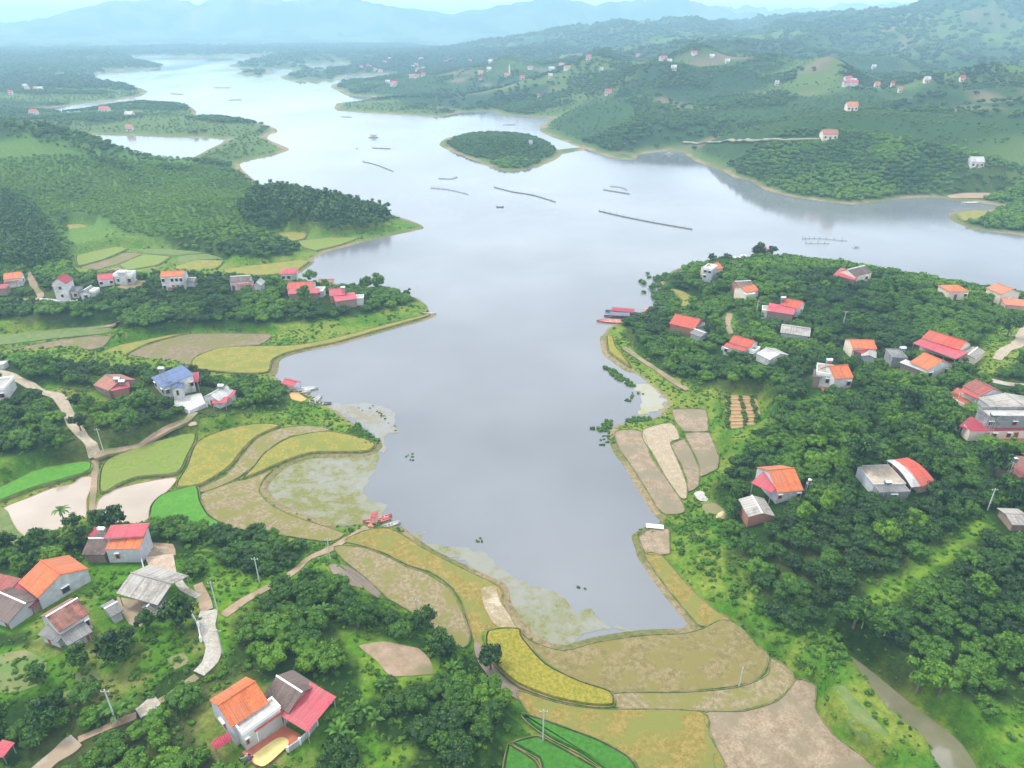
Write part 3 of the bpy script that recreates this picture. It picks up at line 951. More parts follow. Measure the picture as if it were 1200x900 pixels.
# ------------------------------------------------------------------ roads and yards
def drape(name, pts_px, width, material, lift=0.06, lab='', cat='road', n=2):
    P = [G(a, b) for a, b in chaikin(pts_px, n, closed=False)]
    # resample
    out = [P[0]]
    for q in P[1:]:
        dx, dy = q[0] - out[-1][0], q[1] - out[-1][1]
        l = math.hypot(dx, dy)
        k = max(1, int(l / 1.2))
        a = out[-1]
        for i in range(1, k + 1):
            out.append((a[0] + dx * i / k, a[1] + dy * i / k, 0))
    v, f = [], []
    cols = 5
    for i, q in enumerate(out):
        a, c = out[max(i - 1, 0)], out[min(i + 1, len(out) - 1)]
        tx, ty = c[0] - a[0], c[1] - a[1]
        l = math.hypot(tx, ty) or 1
        nx, ny = -ty / l, tx / l
        ww = (width(i / len(out)) if callable(width) else width) * (1 + .12 * math.sin(i * .7) + .10 * math.sin(i * .31 + 1))
        zs = []
        for c_ in range(cols):
            s = (c_ / (cols - 1) - .5) * ww
            zs.append((q[0] + nx * s, q[1] + ny * s))
        zz = tz(np.array([z[0] for z in zs]), np.array([z[1] for z in zs]))
        top = float(np.max(zz)) * .6 + float(np.mean(zz)) * .4
        for c_ in range(cols):
            v.append((*zs[c_], max(top, zz[c_]) + lift + .12))
    for i in range(len(out) - 1):
        for c_ in range(cols - 1):
            a = i * cols + c_
            f.append((a, a + 1, a + cols + 1, a + cols))
    # skirts
    base = len(v)
    for i in range(len(out)):
        for c_ in (0, cols - 1):
            x, y, z = v[i * cols + c_]
            v.append((x, y, z - 0.8))
    for i in range(len(out) - 1):
        f.append((i * cols, (i + 1) * cols, base + (i + 1) * 2, base + i * 2))
        f.append((i * cols + cols - 1, base + i * 2 + 1, base + (i + 1) * 2 + 1, (i + 1) * cols + cols - 1))
    o = mesh_obj(name, v, f, material)
    tag(o, lab, cat, kind='structure')
    return [(q[0], q[1]) for q in out]


CONC = mat('f_concrete', (.42, .38, .30), .85, scale=.9, col2=(.60, .56, .48), bump=.02, c3=(.40, .30, .20), detail=8)
DIRT = mat('f_dirt', (.34, .23, .14), .95, scale=.5, col2=(.46, .34, .23), bump=.05, c3=(.24, .22, .10))
SANDY = mat('f_sandy_track', (.42, .33, .22), .9, scale=.7, col2=(.56, .47, .34), bump=.04, detail=8)
ROADS = []   # (points, half width)


def road(pts, wdt, m, lab, name='path', cat='path'):
    ROADS.append((drape(name, pts, wdt, m, lab=lab, cat=cat), wdt / 2))


road([(245, 716), (242, 735), (250, 757), (247, 775), (233, 790)], 2.9, CONC, 'white concrete lane winding through the near left grove', 'road', 'road')
road([(231, 793), (205, 812), (186, 823)], 1.4, DIRT, 'overgrown stretch of the lane between the groves')
road([(186, 822), (175, 829), (162, 837)], 2.8, CONC, 'short white bit of concrete lane between two groves', 'road', 'road')
road([(160, 839), (140, 847), (105, 862), (92, 868)], 1.3, DIRT, 'hidden stretch of the lane under the bottom left grove')
road([(90, 868), (75, 880), (58, 893), (35, 915)], 3.0, CONC, 'white concrete lane leaving at the bottom left', 'road', 'road')
road([(-40, 425), (2, 437), (30, 449), (50, 460), (68, 465), (78, 480), (85, 495), (97, 511), (107, 522), (112, 537)], 2.9, SANDY, 'pale sandy road running past the left grove', 'road', 'road')
road([(112, 538), (140, 531), (165, 523), (200, 505), (218, 495), (227, 484)], 2.2, DIRT, 'dirt lane climbing to the blue roofed house')
road([(112, 540), (111, 560), (109, 585), (107, 612)], 1.6, DIRT, 'grassy dyke path between the two beige ponds')
road([(243, 716), (238, 700), (232, 685)], 2.0, DIRT, 'dirt end of the concrete lane by the orchard')
road([(262, 722), (285, 705), (320, 686), (345, 670), (362, 655), (385, 645), (400, 636), (430, 618)], 1.7, DIRT, 'narrow dirt path from the lane to the boat landing')
road([(1215, 385), (1200, 388), (1192, 404), (1178, 410), (1168, 422)], 3.3, SANDY, 'pale track at the right edge above the houses', 'road', 'road')
road([(1225, 456), (1200, 453), (1178, 450), (1160, 446)], 3.0, CONC, 'white concrete drive behind the long grey shed', 'road', 'road')
road([(855, 368), (853, 380), (857, 394)], 2.0, DIRT, 'short dirt path in the peninsula orchard')
road([(731, 408), (750, 421), (770, 434), (790, 448), (806, 458)], 2.0, DIRT, 'dirt path along the right bank')
road([(-40, 350), (30, 352), (48, 348), (40, 335), (36, 322), (42, 316)], 2.6, DIRT, 'dirt lane through the left hamlet')
road([(56, 391), (90, 386), (130, 383), (140, 380)], 2.4, DIRT, 'bare earth track on the left shelf')
road([(175, 658), (190, 663), (205, 675), (215, 690), (233, 700)], 1.5, CONC, 'concrete walk behind the grey barn roof')
road([(800, 167.5), (860, 167), (935, 164), (960, 163)], 4, mat('f_pale_track', (.30, .31, .18), .95, scale=.1, col2=(.36, .35, .22)), 'pale causeway track across the far right shore', 'road', 'road')


def yard(name, pp, m, lab, lift=.10, cat='yard', n=0, thick=.6):
    P = ccw([G(a, b) for a, b in (chaikin(pp, n) if n else pp)])
    top = float(np.percentile([q[2] for q in P], 80)) + lift
    nn = len(P)
    v = [(q[0], q[1], top) for q in P] + [(q[0], q[1], top - thick - 1.0) for q in P]
    f = [tuple(range(nn))] + [(i, nn + i, nn + (i + 1) % nn, (i + 1) % nn) for i in range(nn)]
    o = mesh_obj(name, v, f, m)
    tag(o, lab, cat, kind='structure')
    YARDS.append([(q[0], q[1]) for q in P])
    return o, top, P


YARDS = []


def sheet(name, pp, m, lab, lift=.10, cat='yard', n=1, step=1.4):
    """a flat patch laid over the uneven ground"""
    from mathutils.geometry import delaunay_2d_cdt
    P = ccw([G(a, b)[:2] for a, b in (chaikin(pp, n) if n else pp)])
    Q = []
    for k, a in enumerate(P):
        b = P[(k + 1) % len(P)]
        c = max(1, int(math.hypot(b[0] - a[0], b[1] - a[1]) / step))
        Q += [(a[0] + (b[0] - a[0]) * t / c, a[1] + (b[1] - a[1]) * t / c) for t in range(c)]
    A_ = np.array(Q)
    gx, gy = np.meshgrid(np.arange(A_[:, 0].min(), A_[:, 0].max(), step), np.arange(A_[:, 1].min(), A_[:, 1].max(), step))
    gx, gy = gx.ravel(), gy.ravel()
    k = sdf(Q, gx, gy) < -step * .4
    pts = [Vector(q) for q in Q] + [Vector((float(a), float(b))) for a, b in zip(gx[k], gy[k])]
    vs, _, fs, *_r = delaunay_2d_cdt(pts, [], [list(range(len(Q)))], 1, 1e-4)
    x_, y_ = np.array([v.x for v in vs]), np.array([v.y for v in vs])
    z_ = tz(x_, y_) + lift
    o = mesh_obj(name, [(float(a), float(b), float(c)) for a, b, c in zip(x_, y_, z_)], [tuple(f) for f in fs], m, smooth=True)
    tag(o, lab, cat, kind='structure')
    YARDS.append(Q)
    return o


REDTILE = mat('f_red_paving', (.50, .13, .07), .7, scale=.5, col2=(.60, .19, .10), bump=.01)
WHITEC = mat('f_white_yard', (.56, .54, .50), .7, scale=.6, col2=(.68, .66, .62), detail=8)
PINKC = mat('f_pink_yard', (.50, .36, .26), .8, scale=.6, col2=(.60, .45, .33), detail=8)
yA, zA, _ = yard('yard', [(284, 883), (300, 868), (318, 856), (330, 848), (353, 862), (350, 869), (332, 880), (318, 895), (300, 899)], REDTILE, 'red paved courtyard in front of the orange roofed house')
yard('yard', [(171, 656), (204, 653), (207, 671), (178, 672)], PINKC, 'square pinkish drying yard right of the grey walled house', .14)
sheet('yard', [(166, 640), (178, 636), (203, 638), (206, 651), (171, 655)], DIRT, 'bare earth yard beside the grey walled house')
yard('yard', [(203, 466), (236, 463), (242, 476), (222, 483), (205, 476)], WHITEC, 'white concrete yard in front of the blue roofed house', .15)
yard('yard', [(77, 680), (98, 674), (103, 676), (80, 690)], PINKC, 'small concrete yard right of the big orange roof', .12)
sheet('yard', [(137, 700), (180, 708), (165, 735), (152, 732), (140, 715)], mat('f_brown_yard', (.36, .27, .17), .95, scale=.5, col2=(.44, .34, .22)), 'brown earth yard in front of the grey barn')
sheet('yard', [(420, 757), (450, 752), (490, 760), (503, 772), (508, 790), (458, 793), (442, 775)], DIRT, 'bare brown clearing in the near grove', n=2)
sheet('yard', [(385, 662), (400, 661), (425, 672), (447, 692), (443, 701), (425, 690), (407, 685), (390, 672)], FM['m2'], 'grey muddy strip beside the stubble field', n=1)
sheet('yard', [(156, 329), (170, 329), (172, 339), (150, 340), (135, 337)], DIRT, 'brown yard beside the white flat roofed house')
yard('yard', [(1107, 459), (1122, 456), (1142, 468), (1132, 476), (1115, 470)], REDTILE, 'red paved yard below the white gabled house', .1)
yard('yard', [(958, 449), (972, 449), (976, 457), (964, 459)], REDTILE, 'small red yard before the orange roofed white house', .1)
yard('yard', [(1138, 512), (1210, 512), (1210, 524), (1160, 520)], REDTILE, 'orange red terrace below the crimson awning', .5)
sheet('yard', [(339, 462), (347, 459), (360, 468), (352, 471), (342, 468)], mat('f_orange_sand', (.58, .34, .10), .9, scale=.3, col2=(.64, .42, .16)), 'orange sand landing beside the left boats', n=1)
yard('yard', [(47, 350), (90, 352), (90, 355), (50, 354)], WHITEC, 'white terrace below the tall hamlet house', .2)
sheet('yard', [(975, 806), (990, 804), (1016, 835), (1042, 862), (1015, 874), (985, 838)], FM['l'], 'narrow weedy plot beside the stream', n=1)
sheet('yard', [(820, 592), (838, 590), (850, 600), (830, 604)], DIRT, 'trampled earth by the pink roofed house')

# heap of drying grain in the courtyard
gp = chaikin([(295, 888), (300, 882), (323, 866), (333, 864), (338, 868), (336, 875), (314, 895), (306, 898), (298, 894)], 2)
P = ccw([unproj(a, b, zA) for a, b in gp])
q = offset_poly(P, -.5)
nn = len(P)
v = [(x, y, zA + .01) for x, y in P] + [(x, y, zA + .09) for x, y in q]
o = mesh_obj('drying_grain', v, [tuple(range(nn, 2 * nn))] + [(i, (i + 1) % nn, nn + (i + 1) % nn, nn + i) for i in range(nn)],
             mat('f_grain', (.78, .62, .20), .95, scale=1.2, col2=(.86, .72, .30), bump=.04))
tag(o, 'rectangle of yellow grain spread to dry on the red courtyard', 'grain', kind='stuff')

TANG = mat('f_tan_grass', (.20, .22, .07), .95, scale=.5, col2=(.30, .27, .12), c3=(.14, .24, .05))
for pp, lb in (([(0, 768), (30, 762), (55, 775), (50, 800), (20, 812), (-20, 810)], 'worn tan grass patch at the left edge of the meadow'),
               ([(85, 790), (110, 785), (118, 797), (95, 802)], 'bare earth patch in the meadow'),
               ([(60, 818), (85, 808), (110, 815), (90, 826)], 'worn patch at the lower edge of the meadow'),
               ([(196, 772), (215, 765), (222, 776), (205, 785)], 'worn patch in the upper meadow')):
    sheet('worn_grass', pp, TANG, lb, .07, 'ground patch', n=2)
YARDS = YARDS[:-4]

# ------------------------------------------------------------------ houses
ORANGE = roof_mat('roof_orange', (.56, .135, .04), worn=(.47, .15, .065))
SALMON = roof_mat('roof_salmon', (.52, .18, .09))
CORAL = roof_mat('roof_coral', (.50, .075, .042), worn=(.42, .09, .055))
CRIMSON = roof_mat('roof_crimson', (.38, .032, .060), worn=(.32, .045, .065))
PINK = roof_mat('roof_pink', (.48, .065, .085), worn=(.42, .09, .10))
MAROON = roof_mat('roof_maroon', (.30, .07, .055), worn=(.24, .10, .07))
BROWN = roof_mat('roof_brown', (.115, .075, .06), var=.3, worn=(.16, .11, .09))
TILEB = roof_mat('roof_old_tile', (.20, .075, .05), var=.5, worn=(.30, .14, .10))
RUST = roof_mat('roof_rust', (.36, .13, .08), worn=(.28, .14, .09))
GREYR = roof_mat('roof_grey', (.27, .24, .205), var=.2, pitch=.9, worn=(.36, .33, .29))
DGREY = roof_mat('roof_dark_grey', (.17, .165, .16), var=.15, worn=(.22, .21, .19))
WHITER = roof_mat('roof_white', (.50, .49, .46), worn=(.36, .34, .31))
BLUE = roof_mat('roof_blue', (.10, .14, .27))
TANR = mat('roof_tan_slab', (.32, .26, .19), .9, scale=.9, col2=(.42, .35, .26), detail=8)
SLAB = mat('roof_concrete_slab', (.30, .28, .25), .9, scale=.8, col2=(.44, .42, .38))
WALLW = mat('wall_white', (.47, .46, .43), .8, scale=.9, col2=(.64, .63, .60), detail=7, c3=(.38, .37, .34))
WALLG = mat('wall_grey_render', (.34, .34, .34), .9, scale=.9, col2=(.50, .50, .50), c3=(.40, .40, .42), detail=7)
WALLS = mat('wall_stained', (.13, .13, .125), .95, scale=.8, col2=(.30, .30, .29), detail=8, c3=(.22, .22, .21))
WALLC = mat('wall_cream', (.60, .50, .40), .85, scale=.6, col2=(.70, .60, .48))
WALLB = mat('wall_brick', (.28, .13, .09), .9, scale=2, col2=(.36, .18, .12))
WALLD = mat('wall_dim', (.22, .15, .12), .9, scale=1, col2=(.28, .2, .16))
WALLP = mat('wall_pink', (.55, .30, .25), .85, scale=.6, col2=(.62, .38, .32))
TRIMW = mat('trim_white', (.78, .77, .74), .6, var=.04)
FRAMER = mat('frame_red', (.40, .07, .05), .5, var=.08)
FRAMEB = mat('frame_brown', (.16, .08, .05), .5, var=.08)
GLASS = mat('window_glass', (.03, .04, .05), .15, var=.2, spec=.6)
DOORM = mat('door_brown', (.18, .08, .05), .5, var=.1)
STEEL = mat('tank_steel', (.62, .64, .66), .25, var=.05, metal=.9)
POSTM = mat('post_steel', (.30, .28, .26), .6, var=.1)
HOUSE_FOOT = []
RM = {'O': ORANGE, 'S': SALMON, 'K': CORAL, 'C': CRIMSON, 'P': PINK, 'M': MAROON, 'B': BROWN, 'T': TILEB, 'R': RUST, 'G': GREYR, 'D': DGREY, 'W': WHITER, 'L': BLUE, 'F': SLAB, 'A': TANR}
WM = {'w': WALLW, 'g': WALLG, 'c': WALLC, 's': WALLS, 'b': WALLB, 'd': WALLD, 'p': WALLP}


class Frame:
    """u along the front eave, v away from the viewer, w up; world in, house-local out"""
    def __init__(s, O, ex, root, yaw):
        s.O, s.ex, s.ey, s.root = O, ex, (-ex[1], ex[0]), root
        s.c, s.s = math.cos(-yaw), math.sin(-yaw)
        s.rl = root.location

    def __call__(s, u, v, w_):
        x = s.O[0] + s.ex[0] * u + s.ey[0] * v - s.rl[0]
        y = s.O[1] + s.ex[1] * u + s.ey[1] * v - s.rl[1]
        return (x * s.c - y * s.s, x * s.s + y * s.c, w_)


def fix_uv(o, fr_u):
    """uv for ribs: u runs along the eave (house-local x after the frame turn)"""
    me = o.data
    uv = me.uv_layers.new(name='UVMap')
    co = np.empty(len(me.vertices) * 3)
    me.vertices.foreach_get('co', co)
    co = co.reshape(-1, 3)
    li = np.empty(len(me.loops), dtype=np.int32)
    me.loops.foreach_get('vertex_index', li)
    p = co[li]
    uu = p[:, 0] * fr_u[0] + p[:, 1] * fr_u[1]
    vv = p[:, 2]
    uv.data.foreach_set('uv', np.stack([uu, vv], 1).astype(np.float32).ravel())


def slab_face(T, pts, th, mb):
    """a roof plane of 3 or 4 points (u,v,w) given thickness"""
    a = [T(*p) for p in pts]
    b_ = [T(p[0], p[1], p[2] - th) for p in pts]
    n = len(a)
    mb.add(a + b_, [tuple(range(n)), tuple(range(n, 2 * n))[::-1]] + [(i, n + i, n + (i + 1) % n, (i + 1) % n) for i in range(n)])


def opening(T, root, side, Lu, W, pos, width, z0, z1, kind, frame, ins):
    """window or door on a wall: front (v=ins), back, left (u=ins) or right (u=L-ins)"""
    def Q(s, z, d):    # s along wall, d proud of it
        if side == 'f':
            return T(s, ins - d, z)
        if side == 'l':
            return T(ins - d, W - s, z)
        return T(Lu - ins + d, s, z)
    a, b_ = pos - width / 2, pos + width / 2
    fw = .14
    mb = MB()
    for (s0, s1, q0, q1) in ((a, a + fw, z0, z1), (b_ - fw, b_, z0, z1), (a + fw, b_ - fw, z1 - fw, z1), (a + fw, b_ - fw, z0, z0 + fw)):
        mb.hexa([Q(s0, q0, -.06), Q(s1, q0, -.06), Q(s1, q0, .09), Q(s0, q0, .09), Q(s0, q1, -.06), Q(s1, q1, -.06), Q(s1, q1, .09), Q(s0, q1, .09)])
    if kind == 'w':
        o = mb.build('window', frame, root)
        m2 = MB()
        m2.hexa([Q(a + fw, z0 + fw, -.05), Q(b_ - fw, z0 + fw, -.05), Q(b_ - fw, z0 + fw, .03), Q(a + fw, z0 + fw, .03),
                 Q(a + fw, z1 - fw, -.05), Q(b_ - fw, z1 - fw, -.05), Q(b_ - fw, z1 - fw, .03), Q(a + fw, z1 - fw, .03)])
        m2.build('pane', GLASS, o)
        m3 = MB()
        m3.hexa([Q(a - .1, z1 + .05, -.05), Q(b_ + .1, z1 + .05, -.05), Q(b_ + .1, z1 + .05, .4), Q(a - .1, z1 + .05, .4),
                 Q(a - .1, z1 + .15, -.05), Q(b_ + .1, z1 + .15, -.05), Q(b_ + .1, z1 + .12, .4), Q(a - .1, z1 + .12, .4)])
        m3.build('sill', TRIMW, o)
    else:
        o = mb.build('door', frame, root)
        m2 = MB()
        m2.hexa([Q(a + fw, z0, -.05), Q(b_ - fw, z0, -.05), Q(b_ - fw, z0, .03), Q(a + fw, z0, .03),
                 Q(a + fw, z1 - fw, -.05), Q(b_ - fw, z1 - fw, -.05), Q(b_ - fw, z1 - fw, .03), Q(a + fw, z1 - fw, .03)])
        m2.build('leaf', DOORM, o)


def house(name, label, cat, blocks, group=None, simple=False):
    if not simple and 'courtyard' not in label:
        for k in blocks:
            k['h'] *= .80 if k['h'] < 5.3 else .9
            k['r'] *= .85
            if 'z' in k:
                k['z'] *= .85
    """blocks: dict(t=type, a=(px,py), b=(px,py), h=eave height, W=depth, r=rise, R=roof key, w=wall key or None, f/l/rt = openings)"""
    b0 = blocks[0]
    mx_, my_ = (b0['a'][0] + b0['b'][0]) / 2, (b0['a'][1] + b0['b'][1]) / 2
    g = G(mx_, my_, b0['h'])
    zg = g[2]
    root = bpy.data.objects.new(name, None)
    root.empty_display_size = 2
    C.objects.link(root)
    A, B = unproj(*b0['a'], zg + b0['h']), unproj(*b0['b'], zg + b0['h'])
    yaw = math.atan2(B[1] - A[1], B[0] - A[0])
    root.location = (A[0], A[1], zg)
    root.rotation_euler = (0, 0, yaw)
    tag(root, label, cat, group)
    fr = FRAMER if any(k in label for k in ('red', 'crimson', 'pink')) else FRAMEB
    for bi, k in enumerate(blocks):
        h, W, r, rk, wk = k['h'], k['W'], k.get('r', 1.5), k['R'], k.get('w')
        z0 = k.get('z', 0.0)
        A, B = unproj(*k['a'], zg + h), unproj(*k['b'], zg + h)
        Lu = math.hypot(B[0] - A[0], B[1] - A[1])
        ex = ((B[0] - A[0]) / Lu, (B[1] - A[1]) / Lu)
        T = Frame(A, ex, root, yaw)
        fu = T(1, 0, 0)
        f0 = T(0, 0, 0)
        fu = (fu[0] - f0[0], fu[1] - f0[1])
        fv = (-fu[1], fu[0])
        ey = T.ey
        HOUSE_FOOT.append([(A[0] + ex[0] * u + ey[0] * v_, A[1] + ex[1] * u + ey[1] * v_) for u, v_ in ((-1.5, -2.2), (Lu + 1.5, -2.2), (Lu + 1.5, W + 1), (-1.5, W + 1))])
        e = k.get('e', .45)          # overhang
        th = .14
        t = k['t']
        mb = MB()
        if t == 'gx':
            slab_face(T, [(0, 0, h), (Lu, 0, h), (Lu, W / 2, h + r), (0, W / 2, h + r)], th, mb)
            slab_face(T, [(0, W / 2, h + r - .01), (Lu, W / 2, h + r - .01), (Lu, W, h), (0, W, h)], th, mb)
            ro = mb.build('roof', RM[rk], root)
            fix_uv(ro, fu)
            if not simple:
                m2 = MB()
                m2.hexa([T(-.05, W / 2 - .16, h + r - .05), T(Lu + .05, W / 2 - .16, h + r - .05), T(Lu + .05, W / 2 + .16, h + r - .05), T(-.05, W / 2 + .16, h + r - .05),
                         T(-.05, W / 2 - .1, h + r + .12), T(Lu + .05, W / 2 - .1, h + r + .12), T(Lu + .05, W / 2 + .1, h + r + .12), T(-.05, W / 2 + .1, h + r + .12)])
                m2.build('ridge_cap', TRIMW if rk in 'BDT' else RM[rk], ro)
        elif t == 'gy':
            slab_face(T, [(0, 0, h), (Lu / 2, 0, h + r), (Lu / 2, W, h + r), (0, W, h)], th, mb)
            slab_face(T, [(Lu / 2, 0, h + r - .01), (Lu, 0, h), (Lu, W, h), (Lu / 2, W, h + r - .01)], th, mb)
            ro = mb.build('roof', RM[rk], root)
            fix_uv(ro, fv)
            if not simple:
                m2 = MB()
                m2.hexa([T(Lu / 2 - .16, -.05, h + r - .05), T(Lu / 2 + .16, -.05, h + r - .05), T(Lu / 2 + .16, W + .05, h + r - .05), T(Lu / 2 - .16, W + .05, h + r - .05),
                         T(Lu / 2 - .1, -.05, h + r + .12), T(Lu / 2 + .1, -.05, h + r + .12), T(Lu / 2 + .1, W + .05, h + r + .12), T(Lu / 2 - .1, W + .05, h + r + .12)])
                m2.build('ridge_cap', TRIMW if rk in 'BDG' else RM[rk], ro)
        elif t == 'hip':
            q = min(W / 2, Lu / 2) * .9
            rz = h + r
            slab_face(T, [(0, 0, h), (Lu, 0, h), (Lu - q, W / 2, rz), (q, W / 2, rz)], th, mb)
            slab_face(T, [(Lu, 0, h), (Lu, W, h), (Lu - q, W / 2, rz)], th, mb)
            slab_face(T, [(Lu, W, h), (0, W, h), (q, W / 2, rz), (Lu - q, W / 2, rz)], th, mb)
            slab_face(T, [(0, W, h), (0, 0, h), (q, W / 2, rz)], th, mb)
            ro = mb.build('roof', RM[rk], root)
            fix_uv(ro, fu)
        elif t == 'shed':
            c_ = k.get('curve', 0)
            if c_:
                N = 5
                for i in range(N):
                    s0, s1 = i / N, (i + 1) / N
                    z0_, z1_ = h + r * s0 + c_ * 4 * s0 * (1 - s0), h + r * s1 + c_ * 4 * s1 * (1 - s1)
                    slab_face(T, [(0, W * s0, z0_), (Lu, W * s0, z0_), (Lu, W * s1, z1_), (0, W * s1, z1_)], th * .5, mb)
            else:
                slab_face(T, [(0, 0, h), (Lu, 0, h), (Lu, W, h + r), (0, W, h + r)], th * .7, mb)
            ro = mb.build('roof', RM[rk], root)
            fix_uv(ro, fu)
        elif t == 'flat':
            mb.hexa([T(0, 0, h - .2), T(Lu, 0, h - .2), T(Lu, W, h - .2), T(0, W, h - .2), T(0, 0, h), T(Lu, 0, h), T(Lu, W, h), T(0, W, h)])
            ro = mb.build('roof', RM[rk], root)
            fix_uv(ro, fu)
            pr = k.get('par', .6)
            if pr:
                m2 = MB()
                tt = .2
                for (u0, u1, v0, v1) in ((-.02, Lu + .02, -.02, tt), (-.02, Lu + .02, W - tt, W + .02), (-.02, tt, tt, W - tt), (Lu - tt, Lu + .02, tt, W - tt)):
                    m2.hexa([T(u0, v0, h - .3), T(u1, v0, h - .3), T(u1, v1, h - .3), T(u0, v1, h - .3), T(u0, v0, h + pr), T(u1, v0, h + pr), T(u1, v1, h + pr), T(u0, v1, h + pr)])
                m2.build('parapet', WM[k.get('pw', 'w')] if k.get('pw', 'w') != 'w' else TRIMW, root)
        # walls
        ins = e if t != 'flat' else .12
        if wk:
            m3 = MB()
            u0, u1, v0, v1 = ins, Lu - ins, ins, W - ins
            hb = h - th - .02
            if t == 'shed' and not k.get('curve', 0):
                hf, hk = hb + r * ins / W, hb + r * (W - ins) / W
                m3.hexa([T(u0, v0, -1.2 + z0), T(u1, v0, -1.2 + z0), T(u1, v1, -1.2 + z0), T(u0, v1, -1.2 + z0), T(u0, v0, hf), T(u1, v0, hf), T(u1, v1, hk), T(u0, v1, hk)])
            elif t == 'gx':
                he = hb + r * ins / (W / 2) * 1.0 - .03
                pk = hb + r - .1
                bb = [T(u0, v0, -1.2), T(u1, v0, -1.2), T(u1, v1, -1.2), T(u0, v1, -1.2), T(u0, v0, he), T(u1, v0, he), T(u1, v1, he), T(u0, v1, he), T(u0, W / 2, pk), T(u1, W / 2, pk)]
                m3.add(bb, [(0, 1, 5, 4), (2, 3, 7, 6), (1, 2, 6, 9, 5), (3, 0, 4, 8, 7), (4, 5, 9, 8), (7, 8, 9, 6)])
            elif t == 'gy':
                he = hb + r * ins / (Lu / 2) - .03
                pk = hb + r - .1
                bb = [T(u0, v0, -1.2), T(u1, v0, -1.2), T(u1, v1, -1.2), T(u0, v1, -1.2), T(u0, v0, he), T(u1, v0, he), T(u1, v1, he), T(u0, v1, he), T(Lu / 2, v0, pk), T(Lu / 2, v1, pk)]
                m3.add(bb, [(0, 1, 5, 8, 4), (2, 3, 7, 9, 6), (1, 2, 6, 5), (3, 0, 4, 7), (4, 8, 9, 7), (8, 5, 6, 9)])
            else:
                zt = hb if t != 'flat' else h - .22
                m3.hexa([T(u0, v0, -1.2 + z0), T(u1, v0, -1.2 + z0), T(u1, v1, -1.2 + z0), T(u0, v1, -1.2 + z0), T(u0, v0, zt), T(u1, v0, zt), T(u1, v1, zt), T(u0, v1, zt)])
            m3.build('wall', WM[wk], root)
            # openings
            for side, key, span in (('f', 'f', Lu), ('l', 'l', W), ('r', 'rt', W)):
                pat = k.get(key, '')
                rows = pat.split('/')
                nr = len(rows)
                hh_ = (h - .3 - z0)
                for ri, row in enumerate(rows):
                    zb = z0 + (nr - 1 - ri) * hh_ / nr
                    fh = hh_ / nr
                    for ci, ch in enumerate(row):
                        if ch == '-':
                            continue
                        cell = (span - 2 * ins) / len(row)
                        pos = ins + cell * (ci + .5)
                        if ch == 'w':
                            opening(T, root, side, Lu, W, pos, min(1.5, cell * .62), zb + fh * .32, zb + min(fh * .82, fh * .32 + 1.5), 'w', fr, ins)
                        elif ch == 'W':
                            opening(T, root, side, Lu, W, pos, min(2.6, cell * .75), zb + fh * .2, zb + min(fh * .85, fh * .2 + 1.9), 'w', fr, ins)
                        elif ch == 'd':
                            opening(T, root, side, Lu, W, pos, min(1.6, cell * .6), zb + .05, zb + min(fh * .84, 2.4), 'd', fr, ins)
        elif not simple:
            # posts carrying an open roof
            nP = max(2, int(Lu / 3.5) + 1)
            for i in range(nP):
                u = .3 + (Lu - .6) * i / (nP - 1)
                m4 = MB()
                m4.tube(T(u, .3, -1.0), T(u, .3, h - .02), .09, .09, 6)
                m4.build('post', POSTM if k.get('pm') != 'w' else TRIMW, root)
                if not k.get('lean'):
                    m4 = MB()
                    zr = h + (r if t == 'shed' else 0) - .05
                    m4.tube(T(u, W - .3, -1.0), T(u, W - .3, zr), .09, .09, 6)
                    m4.build('post', POSTM, root)
            if k.get('plinth'):
                m5 = MB()
                m5.hexa([T(.1, .1, -1), T(Lu - .1, .1, -1), T(Lu - .1, W, -1), T(.1, W, -1), T(.1, .1, .25), T(Lu - .1, .1, .25), T(Lu - .1, W, .25), T(.1, W, .25)])
                m5.build('plinth', CONC, root)
    return root


def B_(t, a, b, h, W, r, Rk, w=None, **k):
    d = dict(t=t, a=a, b=b, h=h, W=W, r=r, R=Rk, w=w)
    d.update(k)
    return d


TANKS = []


def tank(px, py, hgt, label, upright=False, s=1.0):
    g = G(px, py, hgt)
    root = bpy.data.objects.new('water_tank', None)
    C.objects.link(root)
    root.location = (g[0], g[1], g[2])
    tag(root, label, 'water tank')
    m = MB()
    if upright:
        m.tube((0, 0, hgt - .7 * s), (0, 0, hgt + .7 * s), .6 * s, .6 * s, 14)
        m.tube((0, 0, hgt + .7 * s), (0, 0, hgt + .95 * s), .6 * s, .15 * s, 14)
    else:
        m.tube((-.9 * s, 0, hgt), (.9 * s, 0, hgt), .62 * s, .62 * s, 14)
        m.tube((.9 * s, 0, hgt), (1.05 * s, 0, hgt), .62 * s, .3 * s, 14)
        m.tube((-1.05 * s, 0, hgt), (-.9 * s, 0, hgt), .3 * s, .62 * s, 14)
    m.build('tank', STEEL, root, smooth=False)
    m = MB()
    for sx in (-.6, .6):
        for sy in (-.45, .45):
            m.tube((sx * s, sy * s, -1.0), (sx * s, sy * s, hgt - .3 * s), .07, .07, 5)
    m.box(-.8 * s, .8 * s, -.55 * s, .55 * s, hgt - .82 * s, hgt - .7 * s)
    m.build('stand', POSTM, root)
    return root


